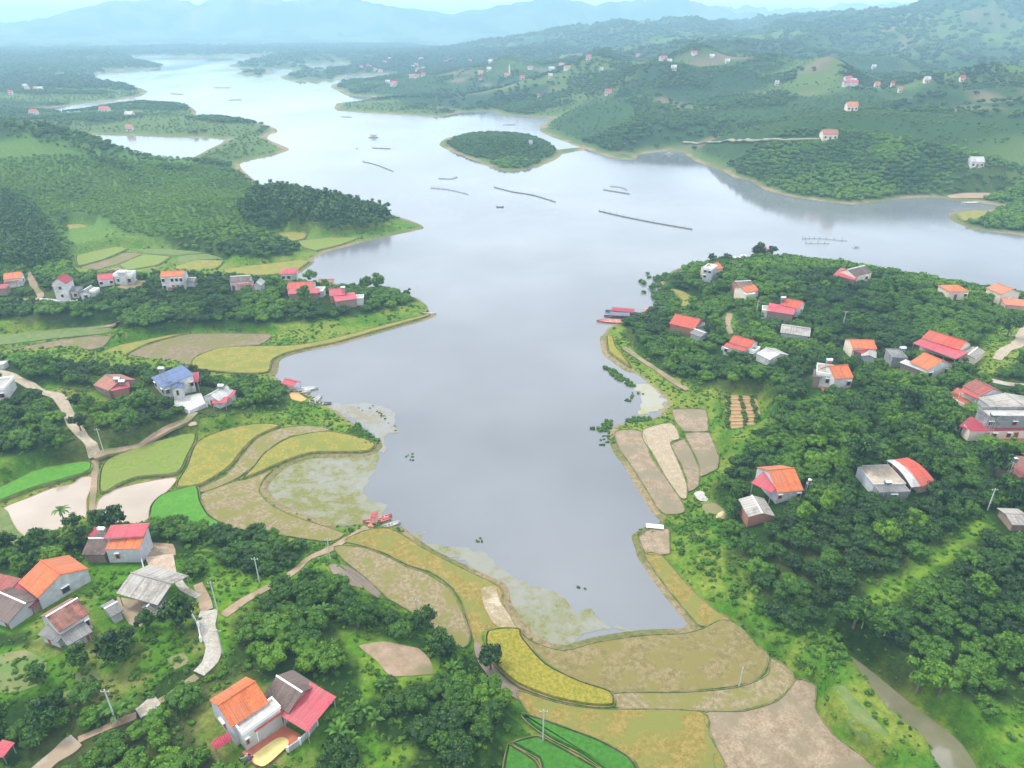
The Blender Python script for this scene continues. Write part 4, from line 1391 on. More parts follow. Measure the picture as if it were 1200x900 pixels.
# near left farmsteads
house('farmhouse', 'grey gabled farmhouse with long orange roof and crimson awning over a red courtyard', 'house', [
    B_('gx', (271, 853), (315, 823), 4.6, 7.5, 1.9, 'O', 'g', l='-w-', e=.15),
    B_('flat', (284, 861), (329, 829), 4.1, 2.6, 0, 'F', 'w', par=.45, l='-', f='w------'),
    B_('shed', (299, 858), (336, 832), 3.0, 2.4, .7, 'K', pm='w', lean=1, plinth=1),
    B_('gx', (308, 816), (338, 836), 3.4, 6.5, 1.7, 'B', 'd', f='dd-w'),
    B_('shed', (329, 839), (360, 858), 3.0, 6.8, 1.0, 'P'),
    B_('shed', (252, 879), (272, 867), 2.4, 1.6, .3, 'C', curve=.25)])
house('farmhouse', 'L shaped farmhouse with bright orange roof and blue grey gable at the left edge', 'house', [
    B_('gx', (21, 683), (44, 701), 4.4, 10, 2.6, 'O', 'g', e=.2, rt='-w-'),
    B_('flat', (14, 690), (32, 697), 3.4, 5, 0, 'F', 'g', par=.1),
    B_('shed', (-14, 700), (37, 713), 3.0, 4.5, .8, 'C', 'd'),
    B_('shed', (-24, 690), (6, 697), 3.4, 4, .8, 'M', 'd'),
    B_('gx', (-24, 716), (9, 731), 3.0, 8, 1.8, 'B', 'g', f='dw-d')])
house('farmhouse', 'grey walled house with orange lean-to and red rear roof by the square drying yard', 'house', [
    B_('shed', (123, 644), (163, 643), 4.6, 4.2, 1.3, 'O', 'g', e=.08, f='-w---'),
    B_('shed', (121.5, 631), (168.5, 628), 5.6, 4, .5, 'P', 'g'),
    B_('gx', (95, 650), (122.5, 650), 3.0, 7.5, 1.6, 'B', 'd'),
    B_('shed', (102, 630), (115, 630), 3.2, 3, .5, 'C')])
house('barn', 'long barn with pale grey fibre cement roof and open front', 'barn', [
    B_('gx', (136, 695), (184.5, 709), 4.2, 8.5, 1.8, 'G', pm='s'),
    B_('gy', (165, 713), (181, 716), 2.6, 4, .9, 'D', 'c')])
house('shed', 'small dark grey shed with white ridge next to the barn', 'shed', [
    B_('gx', (130, 723.5), (145, 715), 2.8, 4.6, .9, 'D', 'g')])
house('old_house', 'white old house with weathered brown tile roof and grey lean-tos', 'house', [
    B_('gx', (69, 741), (105.5, 718.5), 4.6, 7, 2.2, 'T', 'w', e=.25, f='---w'),
    B_('shed', (79, 757), (108.5, 740), 2.4, 3.0, 1.0, 'D', 'g', f='-w-d'),
    B_('shed', (44, 744), (67, 753), 2.4, 2.2, .8, 'D', 'g', f='-d--')])
house('shed', 'small striped awning hut at the bottom left corner', 'hut', [
    B_('shed', (-12, 884), (3, 888), 2.6, 2.4, .4, 'P')])

# left middle shelf
house('villa', 'white villa with slate blue hipped roof in front of its white yard', 'house', [
    B_('shed', (177, 442.5), (190.5, 454.5), 4.6, 10, 1.5, 'L', 'w', f='w-w', rt='w-W-w', e=.35),
    B_('gy', (199, 456), (214, 454.5), 4.0, 3.5, .7, 'L', 'w', f='-W-'),
    B_('shed', (221, 449), (232.5, 447.5), 3.2, 6, 1, 'C')])
house('farmhouse', 'low rust brown roofed house with pink awning among the left groves', 'house', [
    B_('gx', (109, 451), (127, 458), 3.2, 9, 2.0, 'R', 'd', e=.3),
    B_('shed', (130, 458.5), (152.5, 453.5), 3.2, 5.5, .8, 'P', 'b')])
house('cottage', 'white gabled cottage with two pink awnings by the lake grove', 'house', [
    B_('gy', (238, 465), (256, 470), 3.2, 7, 1.8, 'W', 'w', e=.2, f='-d-'),
    B_('shed', (248, 473), (265, 472), 2.8, 3.2, .6, 'P'),
    B_('shed', (257, 465.5), (271, 466), 3.0, 4, .6, 'P')])
house('house', 'white rendered house cut by the left edge beside the grove', 'house', [
    B_('flat', (-16, 458), (5, 456), 5, 8, 0, 'W', 'w', f='-w'),
    B_('flat', (-14, 428), (4, 427), 3, 3, 0, 'W', 'w', par=0)])

# left hamlet row
house('house', 'white house with orange roof and red veranda at the left edge of the hamlet', 'house', [
    B_('gx', (4, 328), (25, 325.5), 4.8, 8, 2.0, 'O', 'w', e=.2, rt='-w-'),
    B_('shed', (4, 331.5), (21, 329.5), 3.4, 3, .6, 'K', pm='w', plinth=1),
    B_('shed', (-20, 339), (7, 338), 3.0, 4, .8, 'C', 'd')])
house('tower_house', 'tall narrow white two storey house with steep red roof', 'house', [
    B_('gy', (59.5, 332.5), (77, 332.5), 8.0, 6, 2.8, 'C', 'w', f='-w-/-w-', e=.3),
    B_('hip', (76, 342), (91, 341.5), 4.2, 6, 1.6, 'D', 'w', f='dw'),
    B_('shed', (59.5, 335), (77, 335), 4.4, 1.5, .2, 'P', lean=1)])
house('outhouse', 'small white gabled outhouse with grey roof right of the tall white house', 'house', [
    B_('gy', (92, 344), (106, 344), 3.6, 6, 1.8, 'D', 'w', f='w'),
    B_('flat', (105, 342), (111, 342), 4.2, 4, 0, 'W', 'w')])
house('house', 'white flat roofed house with rooftop railing and pink roofed wing', 'house', [
    B_('flat', (132.5, 323.5), (154, 323), 4.8, 5, 0, 'F', 'w', par=.9, f='wW'),
    B_('gx', (114, 328.5), (133, 326.5), 3.6, 7, 1.8, 'P', 'w', f='w-w', e=.2),
    B_('flat', (137, 319), (146, 319), 6.4, 2.5, 0, 'F', 'w', par=.3)])
house('house', 'square white two storey house with orange roof and arched openings', 'house', [
    B_('gx', (187, 324.5), (214, 323.5), 7.0, 7, 1.6, 'O', 'w', f='w-www/w-ddd', e=.15),
    B_('shed', (196, 338), (213, 338), 1.8, 1.2, .1, 'K', lean=1)])
house('outhouse', 'small dark grey roofed outhouse right of the square white house', 'shed', [
    B_('gx', (215, 330), (228, 330), 3.2, 5, 1.2, 'D', 'g')])
house('house', 'white house with brown tile roof and pink veranda awning', 'house', [
    B_('gx', (269, 331), (293, 329.5), 4.8, 7, 1.8, 'B', 'w', f='d---', e=.15),
    B_('shed', (276, 334.5), (297, 333), 3.4, 3, .6, 'P', pm='w', plinth=1),
    B_('gy', (296, 335), (306, 335), 3.2, 6, 1.8, 'W', 'w')])
house('house', 'small white house with pink hipped roof nearest the cove', 'house', [
    B_('hip', (327, 321.5), (348, 320.5), 4.4, 7, 1.8, 'P', 'w', f='ww-')])
house('house', 'long low house with salmon roof and pink front awning', 'house', [
    B_('gx', (336, 338.5), (367, 337.5), 4.2, 8, 1.8, 'K', 'w', e=.2),
    B_('shed', (337, 344.5), (373, 343.5), 3.2, 4.2, .9, 'P', 'd'),
    B_('flat', (367, 341), (378, 341), 3.2, 5, 0, 'W', 'w', f='w', par=.2)])
house('house', 'two tier pink roofed house at the right end of the hamlet', 'house', [
    B_('gx', (386, 347), (405, 345.5), 4.4, 8, 2.0, 'P', 'b', e=.2),
    B_('shed', (393, 353.5), (419, 350), 3.2, 6, 1.2, 'P', 'd'),
    B_('flat', (417, 349.5), (426, 349), 2.8, 4, 0, 'W', 'w', par=.2)])
house('shed', 'low brown roofed shed behind the long pink awning house', 'shed', [
    B_('gx', (372, 331), (390, 331), 3, 5, .9, 'R', 'c')])

# right peninsula
house('house', 'house with two tier coral tiled roof and grey rear annex near the red boats', 'house', [
    B_('gx', (784, 379), (814, 386), 4.0, 11, 2.6, 'K', 'b', e=.3),
    B_('gx', (808, 390), (821, 395), 3.2, 6, 1.0, 'D', 'g'),
    B_('shed', (815, 384), (830, 381), 3.8, 6, .8, 'G', 'g')])
house('house', 'white house with coral roof and terrace railing in the peninsula orchard', 'house', [
    B_('gx', (854, 401), (879, 408), 4.6, 7, 1.8, 'K', 'w', e=.2),
    B_('shed', (848, 405), (872, 412), 3.6, 2.6, .4, 'K', 'w', f='w-dw', e=.1),
    B_('flat', (871, 409), (885, 413), 3.2, 4, 0, 'A', 'w', par=.8, f='Ww')])
house('shed', 'long pale grey and white roofed shed right of the coral roofed white house', 'shed', [
    B_('gx', (886, 414), (902, 422), 3.2, 9, 1.6, 'W', 'w', e=.2, rt='-')])
house('house', 'tall grey unfinished house with small orange roof on the north tip', 'house', [
    B_('gx', (834, 317), (848, 314), 4.6, 7, 2.0, 'O', 'c', e=.2),
    B_('flat', (824, 314), (835, 316), 5.6, 6, 0, 'F', 'g', par=.6, f='ww/w-')])
house('house', 'house with orange gable roof, white side wing and brown rear roof below the north tip', 'house', [
    B_('gx', (874, 343), (890, 340), 4.2, 7, 1.6, 'O', 'c', e=.2),
    B_('gx', (865, 336), (884, 335), 4.0, 7, 1.4, 'B', 'b', e=.2),
    B_('flat', (868, 341), (875, 345), 3.6, 4, 0, 'W', 'w', par=.1)])
house('house', 'house with coral roof behind a broad pink awning and white right gable', 'house', [
    B_('gx', (915, 357.5), (937, 362), 4.6, 8, 2.0, 'K', 'w', e=.2, rt='w'),
    B_('shed', (898, 364), (930, 369), 3.4, 7, 1.0, 'P', 'd'),
    B_('flat', (893, 363), (902, 364), 3.4, 5, 0, 'G', 'w', par=.1)])
house('shed', 'long plain grey roofed shed hidden in the orchard', 'shed', [
    B_('gx', (914, 389.5), (949, 394.5), 3.0, 9, 1.4, 'G', 'g')])
house('house', 'pink roofed house with brown rear roof and grey gable by the far shore', 'house', [
    B_('shed', (976, 322.5), (1002, 328), 3.6, 8, 1.6, 'P', 'd', e=.3),
    B_('gx', (1002, 324), (1022, 319), 4.8, 8, 2.2, 'B', 'c', e=.1, f='-w')])
house('house', 'cream house with hipped orange roof and dark arched door', 'house', [
    B_('hip', (1112.5, 342), (1137, 341.5), 4.6, 8, 1.8, 'O', 'c', f='-d-w', e=.3)])
house('house', 'cream and salmon gabled house cut by the right edge', 'house', [
    B_('gy', (1174, 345), (1197, 343), 5.4, 8, 2.2, 'S', 'c', f='-w-', e=.3),
    B_('shed', (1178, 357), (1212, 360), 3.6, 6, 1.0, 'S', 'p')])
house('house', 'house with flat orange roof and grey white front sheds in mid orchard', 'house', [
    B_('gx', (999, 408), (1028, 409), 4.4, 8, 1.8, 'O', 'c', e=.2),
    B_('shed', (999, 411), (1014, 415), 3.2, 3.4, .8, 'C', 'd'),
    B_('gy', (1009, 417), (1027, 420), 3.0, 6, .8, 'W', 'g')])
house('house', 'large house with coral rear roof, wide pink front roof and grey white side roof', 'house', [
    B_('shed', (1069.5, 402), (1120, 421), 3.6, 6.5, 1.1, 'P', pm='s'),
    B_('gx', (1080, 396), (1124, 410), 4.9, 8.5, 2.2, 'K', 'c', e=.2),
    B_('gy', (1123, 415), (1144, 421), 3.4, 9, .8, 'G', 'c')])
house('house', 'house with broad orange hipped roof, pale front awning and white gable wall', 'house', [
    B_('gx', (1066, 424), (1087, 434), 4.6, 11, 2.8, 'O', 'w', e=.2, rt='w-w'),
    B_('shed', (1054, 424.5), (1086, 437), 3.4, 3.0, .4, 'W', 'd'),
    B_('flat', (1046, 419), (1064, 420), 3.2, 7, 0, 'D', 's', par=.2, pw='s')])
house('house', 'white walled house with steep orange roof and porch on its left side', 'house', [
    B_('gx', (978, 444.5), (1000.5, 442.5), 4.6, 8, 3.0, 'O', 'w', e=.15, f='--w'),
    B_('flat', (957, 438), (977, 441), 4.6, 7, 0, 'A', 'w', par=.7, f='-w'),
    B_('shed', (952, 441), (963, 443), 3.6, 5, .4, 'B', 'd')])
house('house', 'house with maroon tile roof, red awning and white end wall', 'house', [
    B_('gx', (1128, 452), (1150, 464), 4.2, 8, 2.0, 'M', 'w', e=.15, l='-w-'),
    B_('shed', (1124, 457), (1145, 467), 3.2, 2.6, .7, 'K', pm='w', lean=1)])
house('shed', 'long shed with streaked white and grey roof beside the maroon roofed house', 'shed', [
    B_('gx', (1146, 466), (1170, 484), 3.2, 15, 1.6, 'G', 'g', e=.2, rt='-ww-')])
house('house', 'two storey house with long crimson awning and grey upper floor above an orange terrace', 'house', [
    B_('shed', (1137, 505), (1215, 504), 3.8, 3.2, .8, 'C', 'c', f='--dw-wd-w', e=.15),
    B_('shed', (1124, 499), (1140, 505), 3.6, 6.5, .7, 'C', pm='s'),
    B_('flat', (1158, 491), (1215, 491), 6.6, 5, 0, 'F', 's', par=.9, pw='s', f='w--w-w', z=3.8)])
house('house', 'maroon roofed house with a blue sheet panel at the right edge', 'house', [
    B_('shed', (1166, 546), (1196, 560), 3.4, 4, .5, 'M', 'd'),
    B_('shed', (1182, 550), (1215, 553), 3.2, 6, .6, 'M', 'd'),
    B_('shed', (1173, 544.5), (1184, 547), 4.0, 2.4, .9, 'L')])
house('house', 'grey block house with tan roof terrace and curved roof half white half orange', 'house', [
    B_('flat', (1031, 577), (1067, 576), 3.0, 6, 0, 'D', 's', par=.12, pw='s', f='-w-'),
    B_('flat', (1024, 568), (1062, 567), 3.3, 8, 0, 'A', 'g', par=.15, pw='g'),
    B_('shed', (1079, 570), (1098, 567), 3.6, 10, 1.2, 'K', 'p', curve=.9, e=.3),
    B_('shed', (1068, 571), (1079, 570), 3.6, 10, 1.2, 'W', curve=.9)])
house('house', 'house with swept orange roof and pink carport roof on the right slope', 'house', [
    B_('gx', (911, 577.5), (942, 574.5), 3.4, 11, 3.2, 'O', 'g', e=.2, f='w--w'),
    B_('shed', (880, 565.5), (904, 577.5), 3.4, 7, 1.6, 'P')])
house('shed', 'low brick shed with grey sheet roof below the orange house', 'shed', [
    B_('gy', (877, 606), (908.5, 605), 2.6, 7, 1.2, 'G', 'b', e=.15)])
house('shed', 'small grey roofed shed at the right edge of the orchard', 'shed', [
    B_('gx', (1186, 615), (1212, 616), 2.6, 6, .8, 'G', 'd')])
house('ruin', 'roofless red brick house shell behind the treetops on the north tip', 'house', [
    B_('flat', (886, 293), (902, 293), 4.4, 5, 0, 'R', 'p', par=.5, pw='p', f='ww')])
for gx_, gy_, gw in ((862, 303, 6), (870, 301, 5), (878, 303, 6)):
    house('tomb', 'pale low tomb enclosure by the brick shell on the north tip', 'tomb', [
        B_('flat', (gx_, gy_), (gx_ + gw, gy_), 1.4, 3, 0, 'A', 'c', par=.4)], group='tombs on the north tip')

for a_ in ((189, 432, 8.5, 'steel water tank on a tower behind the blue roofed villa'), (137, 444, 5.0, 'steel water tank behind the pink awning of the rust roofed house'),
           (143, 447, 4.6, 'second smaller steel tank near the rust roofed house'), (259, 452, 5.5, 'steel water tank above the lake grove near the white cottage'),
           (119, 620, 6.2, 'white steel tank between the red roofs of the grey walled house'), (402, 337, 6, 'steel water tank behind the two tier pink roof'),
           (918, 349, 6, 'white tank behind the broad pink awning house'), (972, 422, 7.5, 'steel water tank over the porch of the white walled house'),
           (1058, 408, 6.5, 'steel water tank behind the broad orange roof'), (1041, 565, 5.2, 'steel water tank on the grey block house'),
           (1190, 539, 6.5, 'round steel water tank beside the blue panel'), (949, 564, 3.5, 'white round tank right of the swept orange roof'),
           (1166, 486, 9, 'steel tank on the terrace of the crimson awning house')):
    tank(*a_[:3], a_[3], s=.8 if a_[1] > 500 else 1.0, upright=(a_[0] in (949, 1190)))

# houses far beyond the lake
FARH = [  # px, py (ground), width m, roof, wall, label
    (1147, 195, 16, 'W', 'w', 'bright white box house alone on the right hillside below red earth'),
    (713, 111, 26, 'P', 'w', 'pink roofed house on the dark green hill right of the island'),
    (631, 115, 14, 'P', 'w', 'small pink roofed house above the shore behind the island'),
    (705, 84, 16, 'W', 'w', 'white house before the round hill beyond the lake'),
    (853, 74, 22, 'W', 'w', 'pale house on the high slope left of the ridge'),
    (911, 100, 16, 'W', 'w', 'pale house at the foot of the blue slope'),
    (1025, 80, 22, 'W', 'w', 'white house under the right ridge'),
    (1029, 102, 20, 'O', 'w', 'white house with orange roof in the right valley'),
    (1047, 101, 14, 'K', 'w', 'small red roofed house beside the orange roofed valley house'),
    (1056, 108, 16, 'S', 'w', 'salmon roofed white house lowest in the right valley'),
    (1088, 96, 24, 'W', 'c', 'wide pale shed in the right valley'),
    (1129, 95, 20, 'K', 'w', 'red and white house right of the valley shed'),
    (1000, 129, 14, 'S', 'w', 'pinkish house beside the bright green slope'),
    (974, 163, 18, 'R', 'c', 'brown farmhouse at the end of the pale causeway track'),
    (563, 87, 30, 'O', 'w', 'domed orange roofed building in the hazy village'),
    (594, 90, 26, 'S', 'w', 'church with orange roof in the hazy village'),
    (612, 93, 26, 'P', 'w', 'pink roofed house right of the hazy church'),
    (573, 83, 26, 'W', 'w', 'long white shed left of the hazy church'),
    (645, 91, 20, 'W', 'w', 'white house right of the hazy village'),
    (563, 95, 18, 'P', 'w', 'pink house below the domed building'),
    (120, 131, 20, 'P', 'w', 'pink roofed house on the left peninsula'),
    (150, 137, 16, 'W', 'w', 'long pale house on the left peninsula'),
    (37, 134, 16, 'P', 'w', 'pale pink house at the far left behind the hill'),
    (11, 110, 22, 'P', 'w', 'pink house on the far left shore below the hills'),
    (150, 153, 12, 'S', 'c', 'small house just above the inner bay'),
    (622, 172, 5, 'W', 'w', 'small white hut among the island trees'),
    (690, 69, 26, 'P', 'w', 'pinkish house left of the round hill far away'),
    (748, 66, 24, 'P', 'w', 'hazy pink house right of the round hill'),
    (785, 74, 22, 'W', 'w', 'white roofed house high on the middle hills'),
    (790, 82, 22, 'W', 'w', 'second white house on the middle hills, lower down'),
]
for (px, py, wd, rk, wk, lab) in FARH:
    wd = wd * (.8 if py > 120 else .38)
    wk = 'c' if wk == 'w' and py < 150 else wk
    g = G(px, py)
    D = math.hypot(g[0], g[1])
    half = wd / 2 / (D / F) * .95
    hh_ = 3.4 + wd * .05
    vert = hh_ / (D / F)
    house('far_house', lab, 'house', [B_('gx', (px - half, py - vert), (px + half, py - vert + .01), hh_, wd * .6, 2.4 + wd * .05, rk, wk, f='wdw' if wd < 20 else 'wwdww', e=.3)], simple=True)
g = G(597, 88)
m = MB()
m.tube((0, 0, 0), (0, 0, 10), 1.5, 1.3, 4)
m.tube((0, 0, 10), (0, 0, 17), 1.5, .2, 4)
o = m.build('church_tower', WALLC)
o.location = g
tag(o, 'slim pale church tower rising from the hazy village', 'tower')
clusters = [((440, 76), 26, 9, 12, 'pale house in the hazy village cluster left of centre'), ((492, 78), 12, 12, 12, 'pale pink house in the dense hazy village above the shore'),
            ((488, 92), 8, 3, 5, 'pink house in the small hamlet below the dense village'), ((460, 99), 8, 3, 5, 'pale house in the hamlet by the narrow inlet'),
            ((545, 73), 25, 6, 7, 'pale house scattered between the far ponds'), ((830, 68), 40, 5, 6, 'pale house on the hazy middle slopes'),
            ((1000, 100), 25, 6, 4, 'pale farmhouse in the valley under the right ridge'), ((650, 80), 22, 7, 7, 'pale house among the dark hills beyond the island'),
            ((30, 105), 28, 6, 4, 'hazy pale house on the far left shore')]
for (c0, sx, sy, cnt, lab) in clusters:
    spots = sorted((c0[0] + rnd.gauss(0, sx * .6), c0[1] + rnd.gauss(0, sy * .45)) for _ in range(cnt))
    spots = spots[::2] if cnt > 4 else spots
    for i, (px, py) in enumerate(spots):
        g = G(px, py)
        if sample(SD2, g[0], g[1]) < 6:
            continue
        D = math.hypot(g[0], g[1])
        wd = rnd.uniform(8, 12)
        half = wd / 2 / (D / F)
        hh_ = 4.2
        vert = hh_ / (D / F)
        house('village_house', lab, 'house', [B_('gx', (px - half, py - vert), (px + half, py - vert + rnd.uniform(-.2, .2)), hh_, wd * .6, 2.4, rnd.choice('WPPSWK'), 'w', e=.3)],
              group=lab.replace('pale house', 'houses').replace('pale pink house', 'houses').replace('pink house', 'houses').replace('pale farmhouse', 'farmhouses'), simple=True)

# ------------------------------------------------------------------ foliage materials and crowns
def leaf_mat(name, dark, light, rough=.65):
    m = bpy.data.materials.new(name)
    m.use_nodes = True
    n, L = m.node_tree.nodes, m.node_tree.links
    b = n['Principled BSDF']
    b.inputs['Roughness'].default_value = rough
    b.inputs['Specular IOR Level'].default_value = .25
    a1 = n.new('ShaderNodeAttribute')
    a1.attribute_type = 'GEOMETRY'
    a1.attribute_name = 'leaf'
    a2 = n.new('ShaderNodeAttribute')
    a2.attribute_type = 'INSTANCER'
    a2.attribute_name = 'tint'
    ad = n.new('ShaderNodeMath')
    ad.operation = 'MULTIPLY_ADD'
    ad.inputs[1].default_value = .45
    L.new(a1.outputs['Fac'], ad.inputs[0])
    sc_ = n.new('ShaderNodeMath')
    sc_.operation = 'MULTIPLY'
    sc_.inputs[1].default_value = .62
    L.new(a2.outputs['Fac'], sc_.inputs[0])
    L.new(sc_.outputs[0], ad.inputs[2])
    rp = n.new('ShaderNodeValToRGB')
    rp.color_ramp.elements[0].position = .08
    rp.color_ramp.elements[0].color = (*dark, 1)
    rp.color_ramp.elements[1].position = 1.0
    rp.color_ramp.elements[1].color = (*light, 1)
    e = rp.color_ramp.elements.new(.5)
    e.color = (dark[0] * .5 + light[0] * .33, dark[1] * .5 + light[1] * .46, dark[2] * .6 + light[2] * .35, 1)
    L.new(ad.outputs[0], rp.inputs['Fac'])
    L.new(rp.outputs['Color'], b.inputs['Base Color'])
    return m


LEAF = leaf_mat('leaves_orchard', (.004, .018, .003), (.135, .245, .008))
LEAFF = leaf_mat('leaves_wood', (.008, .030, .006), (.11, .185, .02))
LEAFB = leaf_mat('leaves_bush', (.011, .048, .004), (.15, .25, .014))
BARK = mat('bark', (.10, .08, .06), .95, scale=2, col2=(.16, .13, .10))


def crown_mesh(name, seed, r=2.4, hz=1.55, lobes=11, per=42, leaf=.55, base=1.0, mat_=None, droop=0.0, tall=0.0):
    """lobed crown made of leaf clumps around an uneven body, plus dark inner body"""
    q = np.random.default_rng(seed)
    V, Fc, A = [], [], []
    cen = []
    for i in range(lobes):
        t = q.uniform(0, 2 * math.pi)
        rr = r * (.72 if lobes > 16 else .62) * math.sqrt(q.uniform(.02, 1))
        zc = base + hz * (.35 + .75 * q.random() * (1 - (rr / r) ** 2 * .8)) + tall * q.random()
        cen.append((rr * math.cos(t), rr * math.sin(t), zc, r * (q.uniform(.22, .40) if lobes > 16 else q.uniform(.30, .50))))
    for (cx, cy_, cz, cr_) in cen:
        lobe_tone = q.uniform(0, .6)
        for k in range(per):
            z = q.uniform(-.35, 1)
            t = q.uniform(0, 2 * math.pi)
            s = math.sqrt(max(0, 1 - z * z))
            nrm = np.array((s * math.cos(t), s * math.sin(t), z))
            p = np.array((cx, cy_, cz)) + nrm * cr_ * q.uniform(.82, 1.15) * np.array((1, 1, .8))
            nn_ = nrm + q.normal(0, .45, 3)
            nn_ /= np.linalg.norm(nn_)
            a = np.cross(nn_, q.normal(0, 1, 3))
            a /= np.linalg.norm(a)
            b_ = np.cross(nn_, a)
            l = leaf * q.uniform(.6, 1.25)
            wv = l * q.uniform(.45, .75)
            i0 = len(V)
            V += [tuple(p - a * l * .5), tuple(p + b_ * wv * .5 - nn_ * droop), tuple(p + a * l * .5), tuple(p - b_ * wv * .5 - nn_ * droop)]
            Fc.append((i0, i0 + 1, i0 + 2, i0 + 3))
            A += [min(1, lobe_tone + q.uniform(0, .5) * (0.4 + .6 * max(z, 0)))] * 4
    # inner bodies
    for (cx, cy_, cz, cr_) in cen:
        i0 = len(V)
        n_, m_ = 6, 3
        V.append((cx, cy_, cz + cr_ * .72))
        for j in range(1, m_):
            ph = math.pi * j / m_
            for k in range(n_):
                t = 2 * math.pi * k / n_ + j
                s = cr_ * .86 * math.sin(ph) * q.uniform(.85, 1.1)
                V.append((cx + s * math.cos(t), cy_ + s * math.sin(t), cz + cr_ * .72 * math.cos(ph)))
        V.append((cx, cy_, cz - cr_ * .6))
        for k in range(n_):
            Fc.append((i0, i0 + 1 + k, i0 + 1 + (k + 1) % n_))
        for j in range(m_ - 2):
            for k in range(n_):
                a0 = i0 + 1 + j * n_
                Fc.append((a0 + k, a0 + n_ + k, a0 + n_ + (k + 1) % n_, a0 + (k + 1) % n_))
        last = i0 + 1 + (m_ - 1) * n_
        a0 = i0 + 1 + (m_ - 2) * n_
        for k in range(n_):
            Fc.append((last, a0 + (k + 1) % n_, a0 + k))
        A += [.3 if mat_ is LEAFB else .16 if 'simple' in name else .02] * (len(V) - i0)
    me = bpy.data.meshes.new(name)
    me.from_pydata([tuple(float(c) for c in v) for v in V], [], Fc)
    at = me.attributes.new('leaf', 'FLOAT', 'POINT')
    at.data.foreach_set('value', np.array(A, dtype=np.float32))
    me.materials.append(mat_ or LEAF)
    me.update()
    return me


def trunk_mesh(name, h=1.6, r=.16, spread=1.0, seed=0):
    q = random.Random(seed)
    m = MB()
    m.tube((0, 0, -.5), (0, 0, h * .6), r, r * .8, 7)
    for i in range(4):
        t = i * 1.57 + q.random()
        m.tube((0, 0, h * .55), (spread * math.cos(t), spread * math.sin(t), h * 1.3), r * .55, r * .2, 5)
    me = bpy.data.meshes.new(name)
    me.from_pydata(m.v, [], m.f)
    me.materials.append(BARK)
    me.update()
    return me


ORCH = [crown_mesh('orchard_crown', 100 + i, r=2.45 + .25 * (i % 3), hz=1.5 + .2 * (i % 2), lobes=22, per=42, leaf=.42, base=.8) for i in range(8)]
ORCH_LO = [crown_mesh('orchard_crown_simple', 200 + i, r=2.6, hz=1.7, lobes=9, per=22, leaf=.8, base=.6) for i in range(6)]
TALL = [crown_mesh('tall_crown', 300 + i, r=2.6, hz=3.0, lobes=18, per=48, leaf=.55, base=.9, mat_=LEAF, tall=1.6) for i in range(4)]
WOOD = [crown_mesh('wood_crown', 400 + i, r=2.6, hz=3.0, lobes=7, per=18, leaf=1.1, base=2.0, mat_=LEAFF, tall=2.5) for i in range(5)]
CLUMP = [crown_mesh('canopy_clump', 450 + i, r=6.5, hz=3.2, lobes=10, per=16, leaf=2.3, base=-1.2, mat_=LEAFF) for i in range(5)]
BUSH = [crown_mesh('bush_clump', 500 + i, r=1.0, hz=.55, lobes=6, per=16, leaf=.42, base=-.05, mat_=LEAFB) for i in range(5)]
TUFT = [crown_mesh('weed_tuft', 550 + i, r=.55, hz=.22, lobes=4, per=9, leaf=.34, base=-.05, mat_=LEAFB) for i in range(4)]
TRUNKS = [trunk_mesh('orchard_trunk', 1.3, .15, .9, i) for i in range(3)]
TALLTR = trunk_mesh('tall_trunk', 3.0, .22, 1.2, 9)

# ------------------------------------------------------------------ where plants stand
ROADSEG = [(np.array(p), hw) for p, hw in ROADS]
FIELD_OUT = [pw for kind, lab, lev, pw in FW] + [STREAM_W]


def clear_mask(x, y, foot=True, field_gap=1.2, road_gap=1.0, yard_gap=.5):
    ok = np.ones(len(x), dtype=bool)
    for pw in FIELD_OUT:
        d = sdf_box(pw, x, y, 6)
        ok &= d > field_gap
    for P_, hw in ROADSEG:
        bx = (x > P_[:, 0].min() - 6) & (x < P_[:, 0].max() + 6) & (y > P_[:, 1].min() - 6) & (y < P_[:, 1].max() + 6) & ok
        i = np.nonzero(bx)[0]
        if len(i):
            d2 = np.min((x[i][:, None] - P_[None, :, 0]) ** 2 + (y[i][:, None] - P_[None, :, 1]) ** 2, axis=1)
            ok[i[d2 < (hw + road_gap) ** 2]] = False
    for pw in YARDS:
        ok &= sdf_box(pw, x, y, 6) > yard_gap
    if foot:
        for pw in HOUSE_FOOT:
            ok &= sdf_box(pw, x, y, 6) > field_gap * .3
    return ok


def hexgrid(x0, x1, y0, y1, s, jit):
    xs = np.arange(x0, x1, s)
    ys = np.arange(y0, y1, s * .87)
    X, Y = np.meshgrid(xs, ys)
    X = X + (np.arange(len(ys)) % 2)[:, None] * s * .5
    X = X.ravel() + rng.uniform(-jit, jit, X.size) * s
    Y = Y.ravel() + rng.uniform(-jit, jit, Y.size) * s
    return X, Y


def in_view(x, y, marg=90):
    fz = y * CP + H * SP
    px = 600 + F * x / fz
    py = 450 - F * (y * SP - H * CP) / fz
    return (px > -marg) & (px < 1200 + marg) & (py < 900 + marg)


